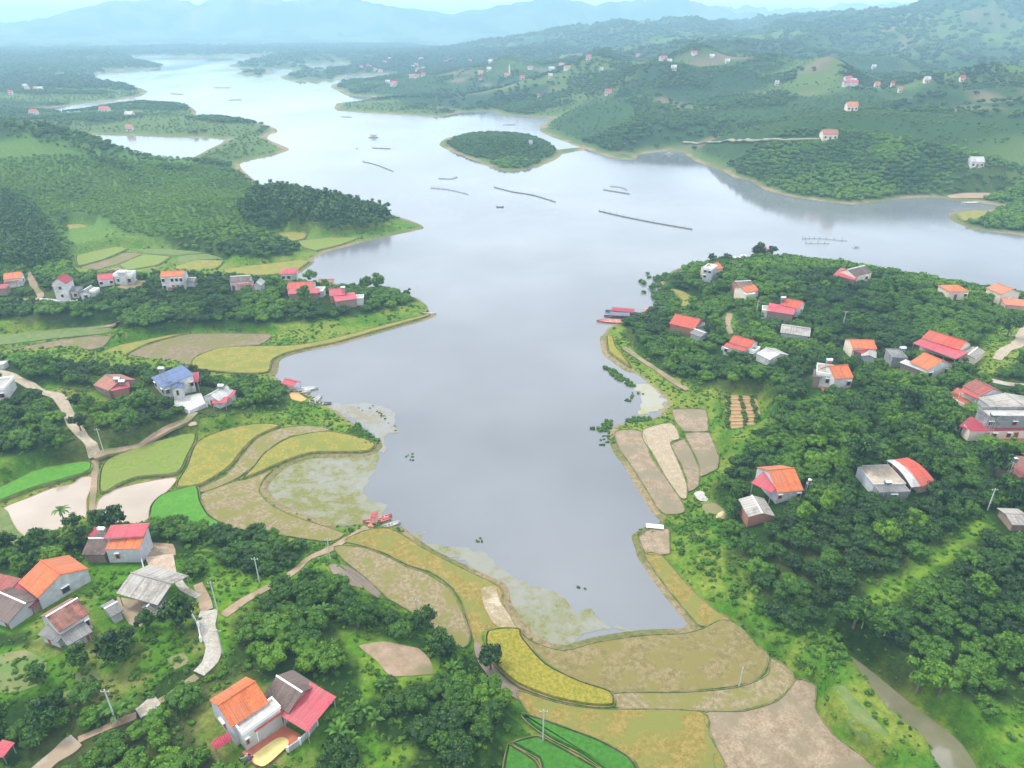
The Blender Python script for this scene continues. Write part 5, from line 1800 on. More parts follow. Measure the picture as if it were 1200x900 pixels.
def make_points(name, label, x, y, z, sc, tint, variant, meshes, cat):
    me = bpy.data.meshes.new(name)
    me.vertices.add(len(x))
    me.vertices.foreach_set('co', np.stack([x, y, z], 1).astype(np.float32).ravel())
    for nm, arr in (('sc', sc), ('tint', tint), ('rz', rng.uniform(0, 6.283, len(x)))):
        a = me.attributes.new(nm, 'FLOAT', 'POINT')
        a.data.foreach_set('value', np.asarray(arr, dtype=np.float32))
    a = me.attributes.new('kindex', 'INT', 'POINT')
    a.data.foreach_set('value', np.asarray(variant, dtype=np.int32))
    o = bpy.data.objects.new(name, me)
    C.objects.link(o)
    tag(o, label, cat, kind='stuff')
    src = bpy.data.collections.new(name + '_sources')
    for i, mm_ in enumerate(meshes):
        so = bpy.data.objects.new('%s_source_%02d' % (name, i), mm_)
        src.objects.link(so)
    ng = bpy.data.node_groups.new(name, 'GeometryNodeTree')
    ng.interface.new_socket('Geometry', in_out='INPUT', socket_type='NodeSocketGeometry')
    ng.interface.new_socket('Geometry', in_out='OUTPUT', socket_type='NodeSocketGeometry')
    n, L = ng.nodes, ng.links
    gi, go = n.new('NodeGroupInput'), n.new('NodeGroupOutput')
    iop = n.new('GeometryNodeInstanceOnPoints')
    ci = n.new('GeometryNodeCollectionInfo')
    ci.inputs['Collection'].default_value = src
    ci.inputs['Separate Children'].default_value = True
    ci.inputs['Reset Children'].default_value = True
    iop.inputs['Pick Instance'].default_value = True

    def na(nm, ty):
        q = n.new('GeometryNodeInputNamedAttribute')
        q.data_type = ty
        q.inputs['Name'].default_value = nm
        return q.outputs['Attribute']
    cx = n.new('ShaderNodeCombineXYZ')
    L.new(na('rz', 'FLOAT'), cx.inputs['Z'])
    L.new(gi.outputs[0], iop.inputs['Points'])
    L.new(ci.outputs[0], iop.inputs['Instance'])
    L.new(na('kindex', 'INT'), iop.inputs['Instance Index'])
    L.new(cx.outputs[0], iop.inputs['Rotation'])
    L.new(na('sc', 'FLOAT'), iop.inputs['Scale'])
    L.new(iop.outputs[0], go.inputs[0])
    md = o.modifiers.new('scatter', 'NODES')
    md.node_group = ng
    return o


# orchards ------------------------------------------------------------
X, Y = hexgrid(-420, 430, 55, 640, 4.0, .26)
keep = in_view(X, Y) & (np.hypot(X, Y) < 640)
X, Y = X[keep], Y[keep]
sdp = sample(SD2, X, Y)
osd = sample(OS2, X, Y)
jn = (fbm(X / 9, Y / 9, 2, 131) - .5) * 6
keep = (sdp > 4.5) & (osd + jn > 1.4)
keep &= rng.random(len(X)) < np.clip(1.1 - .25 * sstep(.6, .8, fbm(X / 30, Y / 30, 3, 141)), 0, 1)
X, Y = X[keep], Y[keep]
k2 = clear_mask(X, Y, field_gap=2.2, road_gap=1.6, yard_gap=1.8)
X, Y = X[k2], Y[k2]
rr = np.hypot(X, Y)
tone = fbm(X / 26, Y / 26, 3, 151)
tint = np.clip(.19 + .52 * sstep(.36, .68, tone) + .16 * sstep(330, 480, rr) + .3 * sstep(.5, .62, fbm(X / 70, Y / 45, 3, 157)) * sstep(380, 480, rr) + rng.normal(0, .14, len(X)) + (rng.random(len(X)) < .05) * rng.uniform(.3, .6, len(X)), 0, 1)
sc = rng.uniform(.74, 1.10, len(X)) * (1 + .12 * (tone - .5))
sc = np.where(rng.random(len(X)) < .06, sc * 1.3, sc)
# the far part of the left headland is wood, not orchard
Z = tz(X, Y)
hl = sstep(385, 430, rr) * (X < -40)          # the planted left headland: smaller trees in lines
sc = sc * (1 - .36 * hl)
tint = np.clip(tint + .02 + .24 * hl, 0, 1)
view = (lambda p: (p[0] > -15) & (p[0] < 1215) & (p[1] < 925))(project(X, Y, Z + 2))
order = np.argsort(np.where(view, rr, 1e6))
NIND = 300
ind, rest = order[:NIND], order[NIND:]


LMK = [(315, 845, 'the courtyard farmhouse'), (345, 848, 'the pink awning farmhouse wing'), (245, 745, 'the white concrete lane'), (255, 716, 'the pole at the lane head'), (261, 766, 'the short grey lane pole'),
       (304, 682, 'the pale orchard pole'), (387, 656, 'the white marker pole'), (470, 775, 'the brown clearing'), (575, 785, 'the nearly black round tree'), (620, 860, 'the dark green terraces'),
       (80, 735, 'the white old house'), (170, 692, 'the grey barn'), (45, 690, 'the orange L shaped farmhouse'), (140, 640, 'the grey walled house'), (190, 662, 'the pinkish drying yard'),
       (174, 829, 'the short white lane bit'), (60, 890, 'the bottom left lane'), (137, 848, 'the grey grove pole'), (398, 868, 'the banana plants by the awning'), (425, 675, 'the grey muddy strip'),
       (450, 840, 'the bright grass clearing'), (368, 728, 'the upper banana plants'), (1036, 745, 'the stream head'), (1060, 810, 'the middle of the stream'), (1130, 868, 'the lower end of the stream'),
       (1100, 812, 'the bright feathery trees'), (1040, 690, 'the lower end of the grass track'), (1110, 645, 'the upper end of the grass track'), (910, 570, 'the swept orange roof'),
       (893, 605, 'the brick shed'), (1060, 565, 'the curved two tone roof'), (1190, 555, 'the maroon roofed house'), (956, 608, 'the two round yellow green trees'), (1180, 770, 'the low light green tree'),
       (1150, 700, 'the light green orchard tree'), (1192, 612, 'the small grey shed'), (540, 830, 'the middle of the bottom grove'), (480, 730, 'the stubble field corner'), (960, 760, 'the bushy right bank'),
       (1200, 720, 'the right edge of the orchard'), (1200, 880, 'the bottom right meadow'), (300, 740, 'the grove above the courtyard farmhouse'), (900, 660, 'the orchard corner nearest the green bank'), (980, 700, 'the middle of the right orchard')]


def grove_label(px, py, t, s):
    tone_ = 'pale lime' if t > .62 else 'light green' if t > .45 else 'mid green' if t > .28 else 'dark green' if t > .14 else 'very dark'
    size_ = 'large ' if s > 1.15 else 'small ' if s < .88 else ''
    d, lx, ly, nm = min((math.hypot(px - a, (py - b) * 1.4), a, b, c) for a, b, c in LMK)
    dx, dy = px - lx, (py - ly) * 1.2
    if abs(dx) > 2.2 * abs(dy):
        rel = 'right of' if dx > 0 else 'left of'
    elif abs(dy) > 2.2 * abs(dx):
        rel = 'below' if dy > 0 else 'above'
    else:
        rel = ('lower ' if dy > 0 else 'upper ') + ('right of' if dx > 0 else 'left of')
    far_ = 'just ' if d < 28 else 'well ' if d > 62 else ''
    return ' '.join((size_ + tone_ + ' lychee tree ' + far_ + rel + ' ' + nm).split()[:16])


for j, i in enumerate(ind):
    px, py = project(X[i], Y[i], Z[i])
    lab = grove_label(px, py, tint[i], sc[i])
    e = bpy.data.objects.new('lychee_tree', None)
    C.objects.link(e)
    e.location = (X[i], Y[i], Z[i])
    e.rotation_euler = (0, 0, rnd.uniform(0, 6.28))
    e.scale = (sc[i],) * 3
    tag(e, lab, 'tree', group='round lychee trees of the near orchards')
    c_ = bpy.data.objects.new('crown', ORCH[j % 8])
    C.objects.link(c_)
    c_.parent = e
    c_['tint'] = float(tint[i])
    t_ = bpy.data.objects.new('trunk', TRUNKS[j % 3])
    C.objects.link(t_)
    t_.parent = e
rr_ = rr[rest]
a_ = rest[rr_ < 330]
b_ = rest[rr_ >= 330]
va = rng.integers(0, 8, len(a_))
va = np.where(rng.random(len(a_)) < .07, rng.integers(8, 12, len(a_)), va)
make_points('orchard_trees', 'mass of round lychee trees filling the middle orchards', X[a_], Y[a_], Z[a_], sc[a_], tint[a_], va, ORCH + TALL, 'orchard')
make_points('distant_orchard_trees', 'mass of orchard trees on the peninsulas and headland', X[b_], Y[b_], Z[b_], sc[b_] * 1.05, np.clip(tint[b_] + .05, 0, 1), rng.integers(0, 6, len(b_)), ORCH_LO, 'orchard')
print('orchard', len(X))

# woods -----------------------------------------------------------------
WOODS = [[(280, 262), (300, 232), (330, 226), (385, 226), (440, 236), (458, 252), (452, 268), (420, 275), (380, 273), (330, 270)],
         [(42, 152), (56, 150), (110, 182), (162, 205), (168, 211), (120, 193), (75, 168)],
         [(0, 225), (35, 240), (55, 262), (75, 290), (78, 312), (0, 318), (-60, 315), (-60, 230)]]
wx, wy, wt, ws = [], [], [], []
for k, p in enumerate(WOODS):
    pw = gpoly(p)
    P_ = np.array(pw)
    x, y = hexgrid(P_[:, 0].min(), P_[:, 0].max(), P_[:, 1].min(), P_[:, 1].max(), 4.6, .3)
    m_ = sdf(pw, x, y) < 0
    x, y = x[m_], y[m_]
    m_ = sample(SD2, x, y) > 5
    x, y = x[m_], y[m_]
    wx.append(x)
    wy.append(y)
    wt.append(np.clip(rng.normal(.44 if k == 0 else .52, .16, len(x)), 0, 1))
    ws.append(rng.uniform(.85, 1.25, len(x)) * (1.0 if k == 0 else .75))
x, y, t_, s_ = map(np.concatenate, (wx, wy, wt, ws))
make_points('headland_woods', 'tall dark wood on the left headland and ridge', x, y, tz(x, y), s_, t_, rng.integers(0, 5, len(x)), WOOD, 'wood')

# middle distance: trees on the hills 600 - 1500 m
x, y = hexgrid(-1150, 1150, 560, 1500, 5.6, .36)
r_ = np.hypot(x, y)
m_ = in_view(x, y) & (r_ > 610) & (r_ < 1500)
x, y, r_ = x[m_], y[m_], r_[m_]
s0 = sample(SD2, x, y)
dn = fbm(x / 85, y / 65, 4, 79)
open_ = fbm(x / 260 + 5, y / 150, 4, 83)
red = fbm(x / 95, y / 70, 3, 91)
dens = .62 + .38 * sstep(.46, .56, dn)
dens *= .35 + .65 * sstep(.36, .46, fbm(x / 60, y / 45, 3, 77))
dens *= 1 - .9 * sstep(.60, .66, red)
m_ = (s0 > 9) & (rng.random(len(x)) < dens)
x, y, r_, dn = x[m_], y[m_], r_[m_], dn[m_]
m_ = clear_mask(x, y, field_gap=4, road_gap=4)
x, y, r_, dn = x[m_], y[m_], r_[m_], dn[m_]
forest = sstep(.47, .56, dn)
tt = np.clip(.78 - .42 * forest - .25 * sstep(.5, .4, fbm(x / 200, y / 160, 3, 87)) + rng.normal(0, .12, len(x)), 0, 1)
ss = .46 + .72 * forest + rng.uniform(-.1, .25, len(x))
print('hill trees', len(x))
make_points('hillside_trees', 'trees and plantations scattered over the hills across the lake', x, y, tz(x, y), ss, tt, rng.integers(0, 6, len(x)), ORCH_LO, 'woodland')

# far: canopy clumps 1500 - 5200 m
x, y = hexgrid(-3900, 3900, 1300, 5200, 18, .45)
r_ = np.hypot(x, y)
m_ = in_view(x, y) & (r_ > 1480) & (r_ < 4000)
x, y, r_ = x[m_], y[m_], r_[m_]
s0 = sample(SD2, x, y)
dn = fbm(x / 260, y / 260, 4, 179)
m_ = (s0 > 14) & (rng.random(len(x)) < .35 + .65 * sstep(.44, .56, dn))
x, y, r_, dn = x[m_], y[m_], r_[m_], dn[m_]
print('clumps', len(x))
make_points('far_woods', 'hazy wooded patches on the far hills', x, y, tz(x, y), rng.uniform(.8, 1.5, len(x)) * (1 + (r_ - 1500) / 6000), np.clip(.45 - .3 * sstep(.45, .6, dn) + rng.normal(0, .08, len(x)), 0, 1), rng.integers(0, 5, len(x)), CLUMP, 'woodland')

# bushes and weeds -------------------------------------------------------
x, y = hexgrid(-230, 260, 60, 420, 1.9, .45)
m_ = in_view(x, y, 30)
x, y = x[m_], y[m_]
osd = sample(OS2, x, y)
okk = sample(open_kind.reshape(NR, NA), x, y)
sdp = sample(SD2, x, y)
m_ = (osd < 5) & (sdp > 1.2)
x, y, osd, okk, sdp = x[m_], y[m_], osd[m_], okk[m_], sdp[m_]
fn = fbm(x / 11, y / 11, 3, 201)
# denser shrubs on the right bank and in the meadow
BANK = gpoly([(785, 595), (850, 595), (905, 725), (990, 755), (1015, 790), (960, 800), (930, 780), (860, 715), (800, 650)])
inb = sdf_box(BANK, x, y, 3) < 0
BANK2 = gpoly([(720, 398), (800, 445), (838, 460), (845, 560), (852, 590), (832, 585), (845, 540), (832, 480), (790, 470), (760, 445), (725, 420)])
inb2 = sdf_box(BANK2, x, y, 3) < 0
pr = np.where(okk == 1, .08 + .35 * sstep(.5, .65, fn), np.where(okk == 2, .08 + .62 * sstep(.46, .58, fn), .2 + .35 * sstep(.45, .6, fn)))
pr = np.where(inb, .62, pr)
pr = np.where(inb2, .45, pr)
pr *= np.where(np.hypot(x, y) > 300, .5, 1)
m_ = rng.random(len(x)) < pr
x, y, fn, inb = x[m_], y[m_], fn[m_], inb[m_]
m_ = clear_mask(x, y, field_gap=.9, road_gap=.4, yard_gap=.3)
x, y, fn, inb = x[m_], y[m_], fn[m_], inb[m_]
print('bushes', len(x))
make_points('undergrowth', 'low shrubs and weeds over the banks and meadows', x, y, tz(x, y), rng.uniform(.45, 1.0, len(x)) * (1 + .35 * inb), np.clip(.5 + .5 * (fn - .5) + rng.normal(0, .16, len(x)), 0, 1), rng.integers(0, 5, len(x)), BUSH, 'undergrowth')
x, y = hexgrid(-200, 230, 60, 260, 1.25, .48)
m_ = in_view(x, y, 20)
x, y = x[m_], y[m_]
osd = sample(OS2, x, y)
sdp = sample(SD2, x, y)
fn = fbm(x / 7, y / 7, 3, 231)
m_ = (osd < 6) & (sdp > .6) & (rng.random(len(x)) < .25 + .5 * sstep(.4, .6, fn))
x, y = x[m_], y[m_]
m_ = clear_mask(x, y, field_gap=.5, road_gap=.1, yard_gap=.1)
x, y = x[m_], y[m_]
print('tufts', len(x))
make_points('weeds', 'tufts of rough grass and weeds in the near clearings', x, y, tz(x, y), rng.uniform(.5, 1.2, len(x)), np.clip(rng.normal(.45, .16, len(x)), 0, 1), rng.integers(0, 4, len(x)), TUFT, 'weeds')


# single trees ------------------------------------------------------------
def tree(px, py, s, t, lab, mesh=None, trunk=None, name='tall_tree', zs=1.0):
    g = G(px, py)
    e = bpy.data.objects.new(name, None)
    C.objects.link(e)
    e.location = g
    e.rotation_euler = (0, 0, rnd.uniform(0, 6.28))
    e.scale = (s, s, s * zs)
    tag(e, lab, 'tree')
    c_ = bpy.data.objects.new('crown', mesh or rnd.choice(TALL))
    C.objects.link(c_)
    c_.parent = e
    c_['tint'] = t
    t_ = bpy.data.objects.new('trunk', trunk or TALLTR)
    C.objects.link(t_)
    t_.parent = e


for a_ in [
    (12, 650, 1.0, .12, 'dark conical tree left of the farm by the weedy plot'), (44, 650, 1.15, .2, 'bushy dark tree on the lower rim of the left pond'),
    (68, 668, 1.1, .85, 'bright lime green tree above the big orange roof'), (100, 640, 1.0, .2, 'dark tree behind the brown tile wing'),
    (118, 618, .9, .25, 'bluish green tree between the two beige ponds'), (136, 622, 1.15, .12, 'broad dark tree at the foot of the square pond'),
    (88, 622, .8, .3, 'thin tree beside the palm on the pond rim'), (210, 738, 1.3, .12, 'large dark tree right of the barn'),
    (140, 775, 1.3, .05, 'largest dark tree in the left meadow'), (152, 760, .9, .1, 'dark tree right of the largest meadow tree'),
    (172, 738, .75, .25, 'small round tree below the barn shed'), (50, 800, .8, .35, 'single round bush tree in the open meadow'),
    (98, 780, .9, .3, 'lone tree in the middle of the meadow'), (62, 850, 1.15, .15, 'dark tree at the lower meadow edge'),
    (30, 672, .9, .6, 'light green tree behind the left edge farmhouse'), (95, 505, 1.0, .05, 'very dark tree beside the end of the sandy road'),
    (92, 478, .8, .1, 'dark column tree by the orange earth near the rust roof'), (108, 480, .9, .6, 'light green tree left of the rust roofed house'),
    (227, 447, 1.0, .05, 'dark tree behind the blue roofed villa'), (443, 341, 1.5, .62, 'tall pale feathery tree on the left peninsula point'),
    (478, 348, .7, .25, 'small tree at the very tip of the left peninsula'), (430, 339, 1.1, .6, 'leaning pale tree beside the feathery one'),
    (888, 303, 1.5, .12, 'dark round tree left of the brick shell on the north tip'), (904, 302, 1.15, .12, 'dark tree right of the brick shell'),
    (834, 308, .9, .2, 'small dark tree on the north tip skyline'), (851, 307, .8, .2, 'second small dark tree on the north tip skyline'),
    (575, 785, 1.05, .05, 'round nearly black tree beside the muddy strip'), (520, 770, 1.0, .15, 'dark tree on the edge of the brown clearing'),
    (500, 740, 1.1, .2, 'tree at the top corner of the brown clearing'), (420, 735, 1.0, .3, 'greyish tree by the bright grass slope'),
    (1030, 745, 1.1, .45, 'tree with pale trunk at the head of the stream'), (1000, 735, 1.2, .35, 'tall tree above the start of the stream'),
    (1075, 810, 1.25, .72, 'bright feathery bamboo like tree right of the stream'), (1100, 815, 1.2, .76, 'second bright feathery tree right of the stream'),
    (1160, 556, 1.5, .12, 'large dark tree below the crimson awning'), (1108, 462, .8, .2, 'dark tree beside the red paved yard'),
    (1065, 485, 1.45, .08, 'big dark round tree below the orange hipped roof'), (1005, 555, 1.9, .12, 'very large dark tree left of the tan roof terrace'),
    (1090, 550, 1.1, .2, 'tall tree behind the curved roof'), (1185, 590, 1.5, .12, 'dark tree below the maroon roof at the right edge'),
    (830, 395, 1.1, .1, 'dark tree right of the coral two tier roof'), (1180, 395, 1.5, .2, 'bluish tall tree beside the right edge track'),
    (860, 607, .9, .3, 'tree left of the brick shed'), (862, 588, .8, .25, 'tree below the pink carport roof'),
    (943, 612, .9, .9, 'round yellow green tree right of the brick shed'), (970, 600, .95, .92, 'second yellow green tree right of the brick shed'),
    (1070, 620, .9, .9, 'yellow green tree in the right orchard below the curved roof'), (1035, 640, 1.1, .95, 'brightest yellow green tree in the right orchard'),
    (1180, 770, 1.0, .6, 'light green tree low in the right orchard'), (1150, 700, 1.0, .6, 'light green tree in the right orchard middle'),
    (370, 340, .8, .3, 'tree before the salmon roofed house'), (330, 345, .9, .7, 'light green tree left of the salmon roofed house'),
    (1107, 505, .9, .6, 'tall light tree left of the crimson awning'), (845, 345, 1.3, .5, 'tall pale stand tree on the peninsula cove'),
    (832, 350, 1.3, .55, 'second tall pale tree on the peninsula cove'), (820, 345, 1.1, .5, 'third pale tree nearest the peninsula cove'),
    (885, 445, .6, .9, 'lime shrub tree above the vegetable plot'),
]:
    tree(*a_)
for (px, py, s, t, w_) in [(592, 158, .9, .2, 'tallest tree on the top of the round island'), (600, 157.5, .7, .3, 'second tallest tree on the round island'), (620, 158, .6, .2, 'right hand tree standing out on the round island'), (572, 160, .6, .2, 'left tree standing out on the round island')]:
    tree(px, py + 2, s, t, w_)

# the island's own trees: one grove
isl = wpoly([(525, 168), (545, 160), (585, 158.5), (625, 162), (645, 172), (650, 180), (635, 189), (600, 194), (560, 187), (535, 178)])
P_ = np.array(isl)
x, y = hexgrid(P_[:, 0].min(), P_[:, 0].max(), P_[:, 1].min(), P_[:, 1].max(), 4.4, .3)
m_ = sdf(isl, x, y) < 0
x, y = x[m_], y[m_]
make_points('island_grove', 'dense grove covering the small round island', x, y, tz(x, y), rng.uniform(.8, 1.1, len(x)), np.clip(rng.normal(.35, .1, len(x)), 0, 1), rng.integers(0, 6, len(x)), ORCH_LO, 'grove')


# banana plants and a palm ------------------------------------------------
def blade_mesh(name, Ln, wd, rise, droop, seed):
    v, f = [], []
    N = 7
    for i in range(N + 1):
        s = i / N
        xx = Ln * s
        z = rise * math.sin(s * 2.2) * Ln * .4 - droop * s * s * Ln * .35
        ww = wd * math.sin(math.pi * min(1, s * .92 + .08)) ** .6 * .5
        v += [(xx, -ww, z - .12 * ww), (xx, 0, z), (xx, ww, z - .12 * ww)]
    for i in range(N):
        for k in range(2):
            a = i * 3 + k
            f.append((a, a + 3, a + 4, a + 1))
    me = bpy.data.meshes.new(name)
    me.from_pydata(v, [], f)
    at = me.attributes.new('leaf', 'FLOAT', 'POINT')
    at.data.foreach_set('value', np.full(len(v), .35, dtype=np.float32))
    me.materials.append(LEAF)
    me.update()
    return me


BL = [blade_mesh('banana_blade', 2.4, .75, 1.1, .6, 1), blade_mesh('banana_blade', 2.1, .7, 1.5, .3, 2)]
PB = blade_mesh('palm_blade', 2.0, .55, 1.0, 1.2, 3)
STEMM = mat('banana_stem', (.20, .24, .09), .8, scale=2, col2=(.3, .3, .14))


def big_leaf_plant(px, py, s, lab, name, blades, stem_h, cnt):
    g = G(px, py)
    e = bpy.data.objects.new(name, None)
    C.objects.link(e)
    e.location = g
    e.scale = (s,) * 3
    tag(e, lab, 'plant')
    m = MB()
    m.tube((0, 0, -.3), (0, 0, stem_h), .16, .10, 8)
    m.build('stem', STEMM if name != 'palm_tree' else BARK, e)
    for i in range(cnt):
        o = bpy.data.objects.new('leaf', blades[i % len(blades)])
        C.objects.link(o)
        o.parent = e
        o.location = (0, 0, stem_h - .05)
        o.rotation_euler = (0, -.15 * (i % 3), i * 6.283 / cnt + rnd.uniform(-.2, .2))
        o['tint'] = rnd.uniform(.3, .7)


for px, py, s, where in [
        (398, 868, 1.25, 'largest banana plant beside the pink awning'), (404, 858, 1.1, 'second banana plant right of the pink awning, behind the largest'),
        (390, 850, 1.0, 'banana plant nearest the corner of the pink awning'), (412, 874, .95, 'smallest banana plant, lowest beside the pink awning'),
        (140, 845, 1.25, 'largest banana plant beside the grey grove pole'), (152, 836, 1.1, 'banana plant just right of the grey grove pole'),
        (128, 838, 1.0, 'banana plant left of the grey grove pole'), (46, 872, 1.0, 'lone banana plant by the bottom left lane'),
        (367, 727, 1.1, 'middle banana plant in the upper grove'), (380, 722, 1.0, 'rightmost banana plant in the upper grove'), (374, 737, .9, 'smallest banana plant in the upper grove'),
        (425, 840, 1.15, 'banana plant on the left of the bright grass clearing'), (440, 850, 1.0, 'banana plant inside the bright grass clearing'),
        (530, 790, 1.0, 'banana plant right of the brown clearing'), (450, 810, .9, 'small banana plant just below the brown clearing'), (1010, 735, 1.1, 'banana plant near the stream head')]:
    big_leaf_plant(px, py, s * .78, where, 'banana_plant', BL, 1.8, 8)
big_leaf_plant(78, 618, 1.1, 'small fan headed palm on the rim of the left beige pond', 'palm_tree', [PB], 4.2, 11)

# planting rows in the vegetable plot
ROWM = mat('row_soil', (.34, .21, .09), .95, scale=.8, col2=(.42, .28, .14))
gtop = 1.6 + .036
vp = None
for i in range(9):
    f_ = i / 8
    a = unproj(855 + 1 * f_, 468 + 34 * f_, gtop)
    b2 = unproj(883 + 3 * math.sin(f_ * 3), 468 + 34 * f_, gtop)
    m = MB()
    m.hexa([(a[0], a[1] - .45, gtop - .1), (b2[0], b2[1] - .45, gtop - .1), (b2[0], b2[1] + .45, gtop - .1), (a[0], a[1] + .45, gtop - .1),
            (a[0] + .2, a[1] - .22, gtop + .3), (b2[0] - .2, b2[1] - .22, gtop + .3), (b2[0] - .2, b2[1] + .22, gtop + .3), (a[0] + .2, a[1] + .22, gtop + .3)])
    o = m.build('garden_bed', ROWM)
    tag(o, 'raised earth bed in the orange vegetable plot', 'garden bed', 'raised beds of the vegetable plot', 'structure')
x, y = [], []
for cx0 in (853, 868, 882):
    for i in range(12):
        q = unproj(cx0 + rnd.uniform(-1, 1) + (i * .6 if cx0 > 860 else 0), 466 + i * 3.2, gtop)
        x.append(q[0])
        y.append(q[1])
x, y = np.array(x), np.array(y)
make_points('vegetable_rows', 'rows of low green plants in the orange plot', x, y, np.full(len(x), gtop), rng.uniform(.8, 1.2, len(x)), np.full(len(x), .3), rng.integers(0, 5, len(x)), BUSH, 'plants')

# water weeds along the shores
x, y, s_ = [], [], []


def strip(pts, cnt, spread, s):
    P_ = [unproj(a, b, 0) for a, b in pts]
    for i in range(cnt):
        t = rnd.random() * (len(P_) - 1)
        k = int(t)
        a, b = P_[k], P_[min(k + 1, len(P_) - 1)]
        f_ = t - k
        x.append(a[0] + (b[0] - a[0]) * f_ + rnd.gauss(0, spread))
        y.append(a[1] + (b[1] - a[1]) * f_ + rnd.gauss(0, spread))
        s_.append(s * rnd.uniform(.6, 1.2))


strip([(710, 432), (722, 440), (733, 447), (740, 451)], 60, .8, 1.0)
strip([(734, 472), (741, 465), (746, 460)], 18, .5, .6)
strip([(703, 506), (710, 500), (716, 494)], 24, .9, 1.0)
strip([(704, 525), (708, 515), (716, 505)], 14, .8, .6)
strip([(720, 520), (718, 508)], 14, .5, .7)
strip([(735, 494), (750, 492), (762, 492)], 36, .7, .9)
strip([(414, 503), (425, 512), (438, 522)], 50, 1.0, 1.15)
strip([(690, 688), (674, 689)], 4, .4, .4)
strip([(750, 627), (762, 623)], 12, .6, .7)
strip([(480, 535), (484, 531), (478, 543)], 6, .6, .45)
strip([(775, 325), (772, 340), (783, 352), (795, 360)], 120, 3.0, 1.6)
strip([(390, 482), (440, 478), (455, 492), (465, 505)], 22, .8, .4)
strip([(558, 632), (566, 637)], 7, .5, .4)
strip([(490, 365), (500, 368), (470, 376), (440, 384)], 40, 1.2, .8)
x, y, s_ = np.array(x), np.array(y), np.array(s_)
make_points('water_weeds', 'floating weeds and reeds in the shallows', x, y, np.full(len(x), -.05), s_, np.clip(rng.normal(.35, .12, len(x)), 0, 1), rng.integers(0, 5, len(x)), BUSH, 'weeds')

# ------------------------------------------------------------------ poles
POLEM = mat('pole_concrete', (.44, .44, .42), .8, var=.06)


def pole(px, py, h, lab, arm=True, lamp=False):
    g = G(px, py)
    e = bpy.data.objects.new('utility_pole', None)
    C.objects.link(e)
    e.location = g
    tag(e, lab, 'utility pole')
    m = MB()
    m.tube((0, 0, -1), (0, 0, h), .15, .10, 8)
    m.build('post', POLEM, e)
    if arm:
        m = MB()
        m.box(-.7, .7, -.05, .05, h - .5, h - .38)
        m.build('crossarm', POSTM, e)
        for s in (-.6, 0, .6):
            m = MB()
            m.tube((s, 0, h - .38), (s, 0, h - .15), .05, .03, 6)
            m.build('insulator', TRIMW, e)
    if lamp:
        m = MB()
        m.tube((0, 0, h - .3), (1.2, 0, h + .1), .05, .04, 6)
        m.box(1.1, 1.5, -.12, .12, h + .05, h + .15)
        m.build('lamp_arm', POSTM, e)


for a_ in [(122, 531, 8, 'white pole at the dirt junction above the ponds'), (255, 716, 7.5, 'pale pole at the head of the concrete lane'),
           (261, 766, 6, 'short grey pole beside the concrete lane'), (304, 682, 6.5, 'pale pole at the corner of the lower orchard'),
           (387, 656, 6, 'white marker pole near the boat landing'), (636, 872, 8.5, 'white pole beside the dark green rice'),
           (489, 728, 6, 'thin grey pole on the stubble field edge'), (137, 848, 8, 'grey pole over the grove at bottom left'),
           (886, 369, 6, 'pale pole left of the broad pink awning'), (987, 385, 7, 'white pole in the peninsula orchard middle'),
           (1036, 745, 4.5, 'short white post at the head of the stream'), (866, 805, 5, 'thin stake in the wide olive field'),
           (1157, 598, 6, 'grey pole in the right orchard near the maroon roof')]:
    pole(*a_, arm=a_[2] > 5.5)


# ------------------------------------------------------------------ boats, jetties, nets
BOATR = mat('boat_red', (.42, .10, .08), .6, scale=1, col2=(.52, .2, .16))
BOATG = mat('boat_grey', (.40, .38, .36), .7, scale=1, col2=(.52, .5, .47))
BOATD = mat('boat_dark', (.09, .09, .12), .6, scale=1, col2=(.15, .14, .16))
WOODM = mat('jetty_wood', (.33, .30, .27), .9, scale=1, col2=(.45, .42, .38))


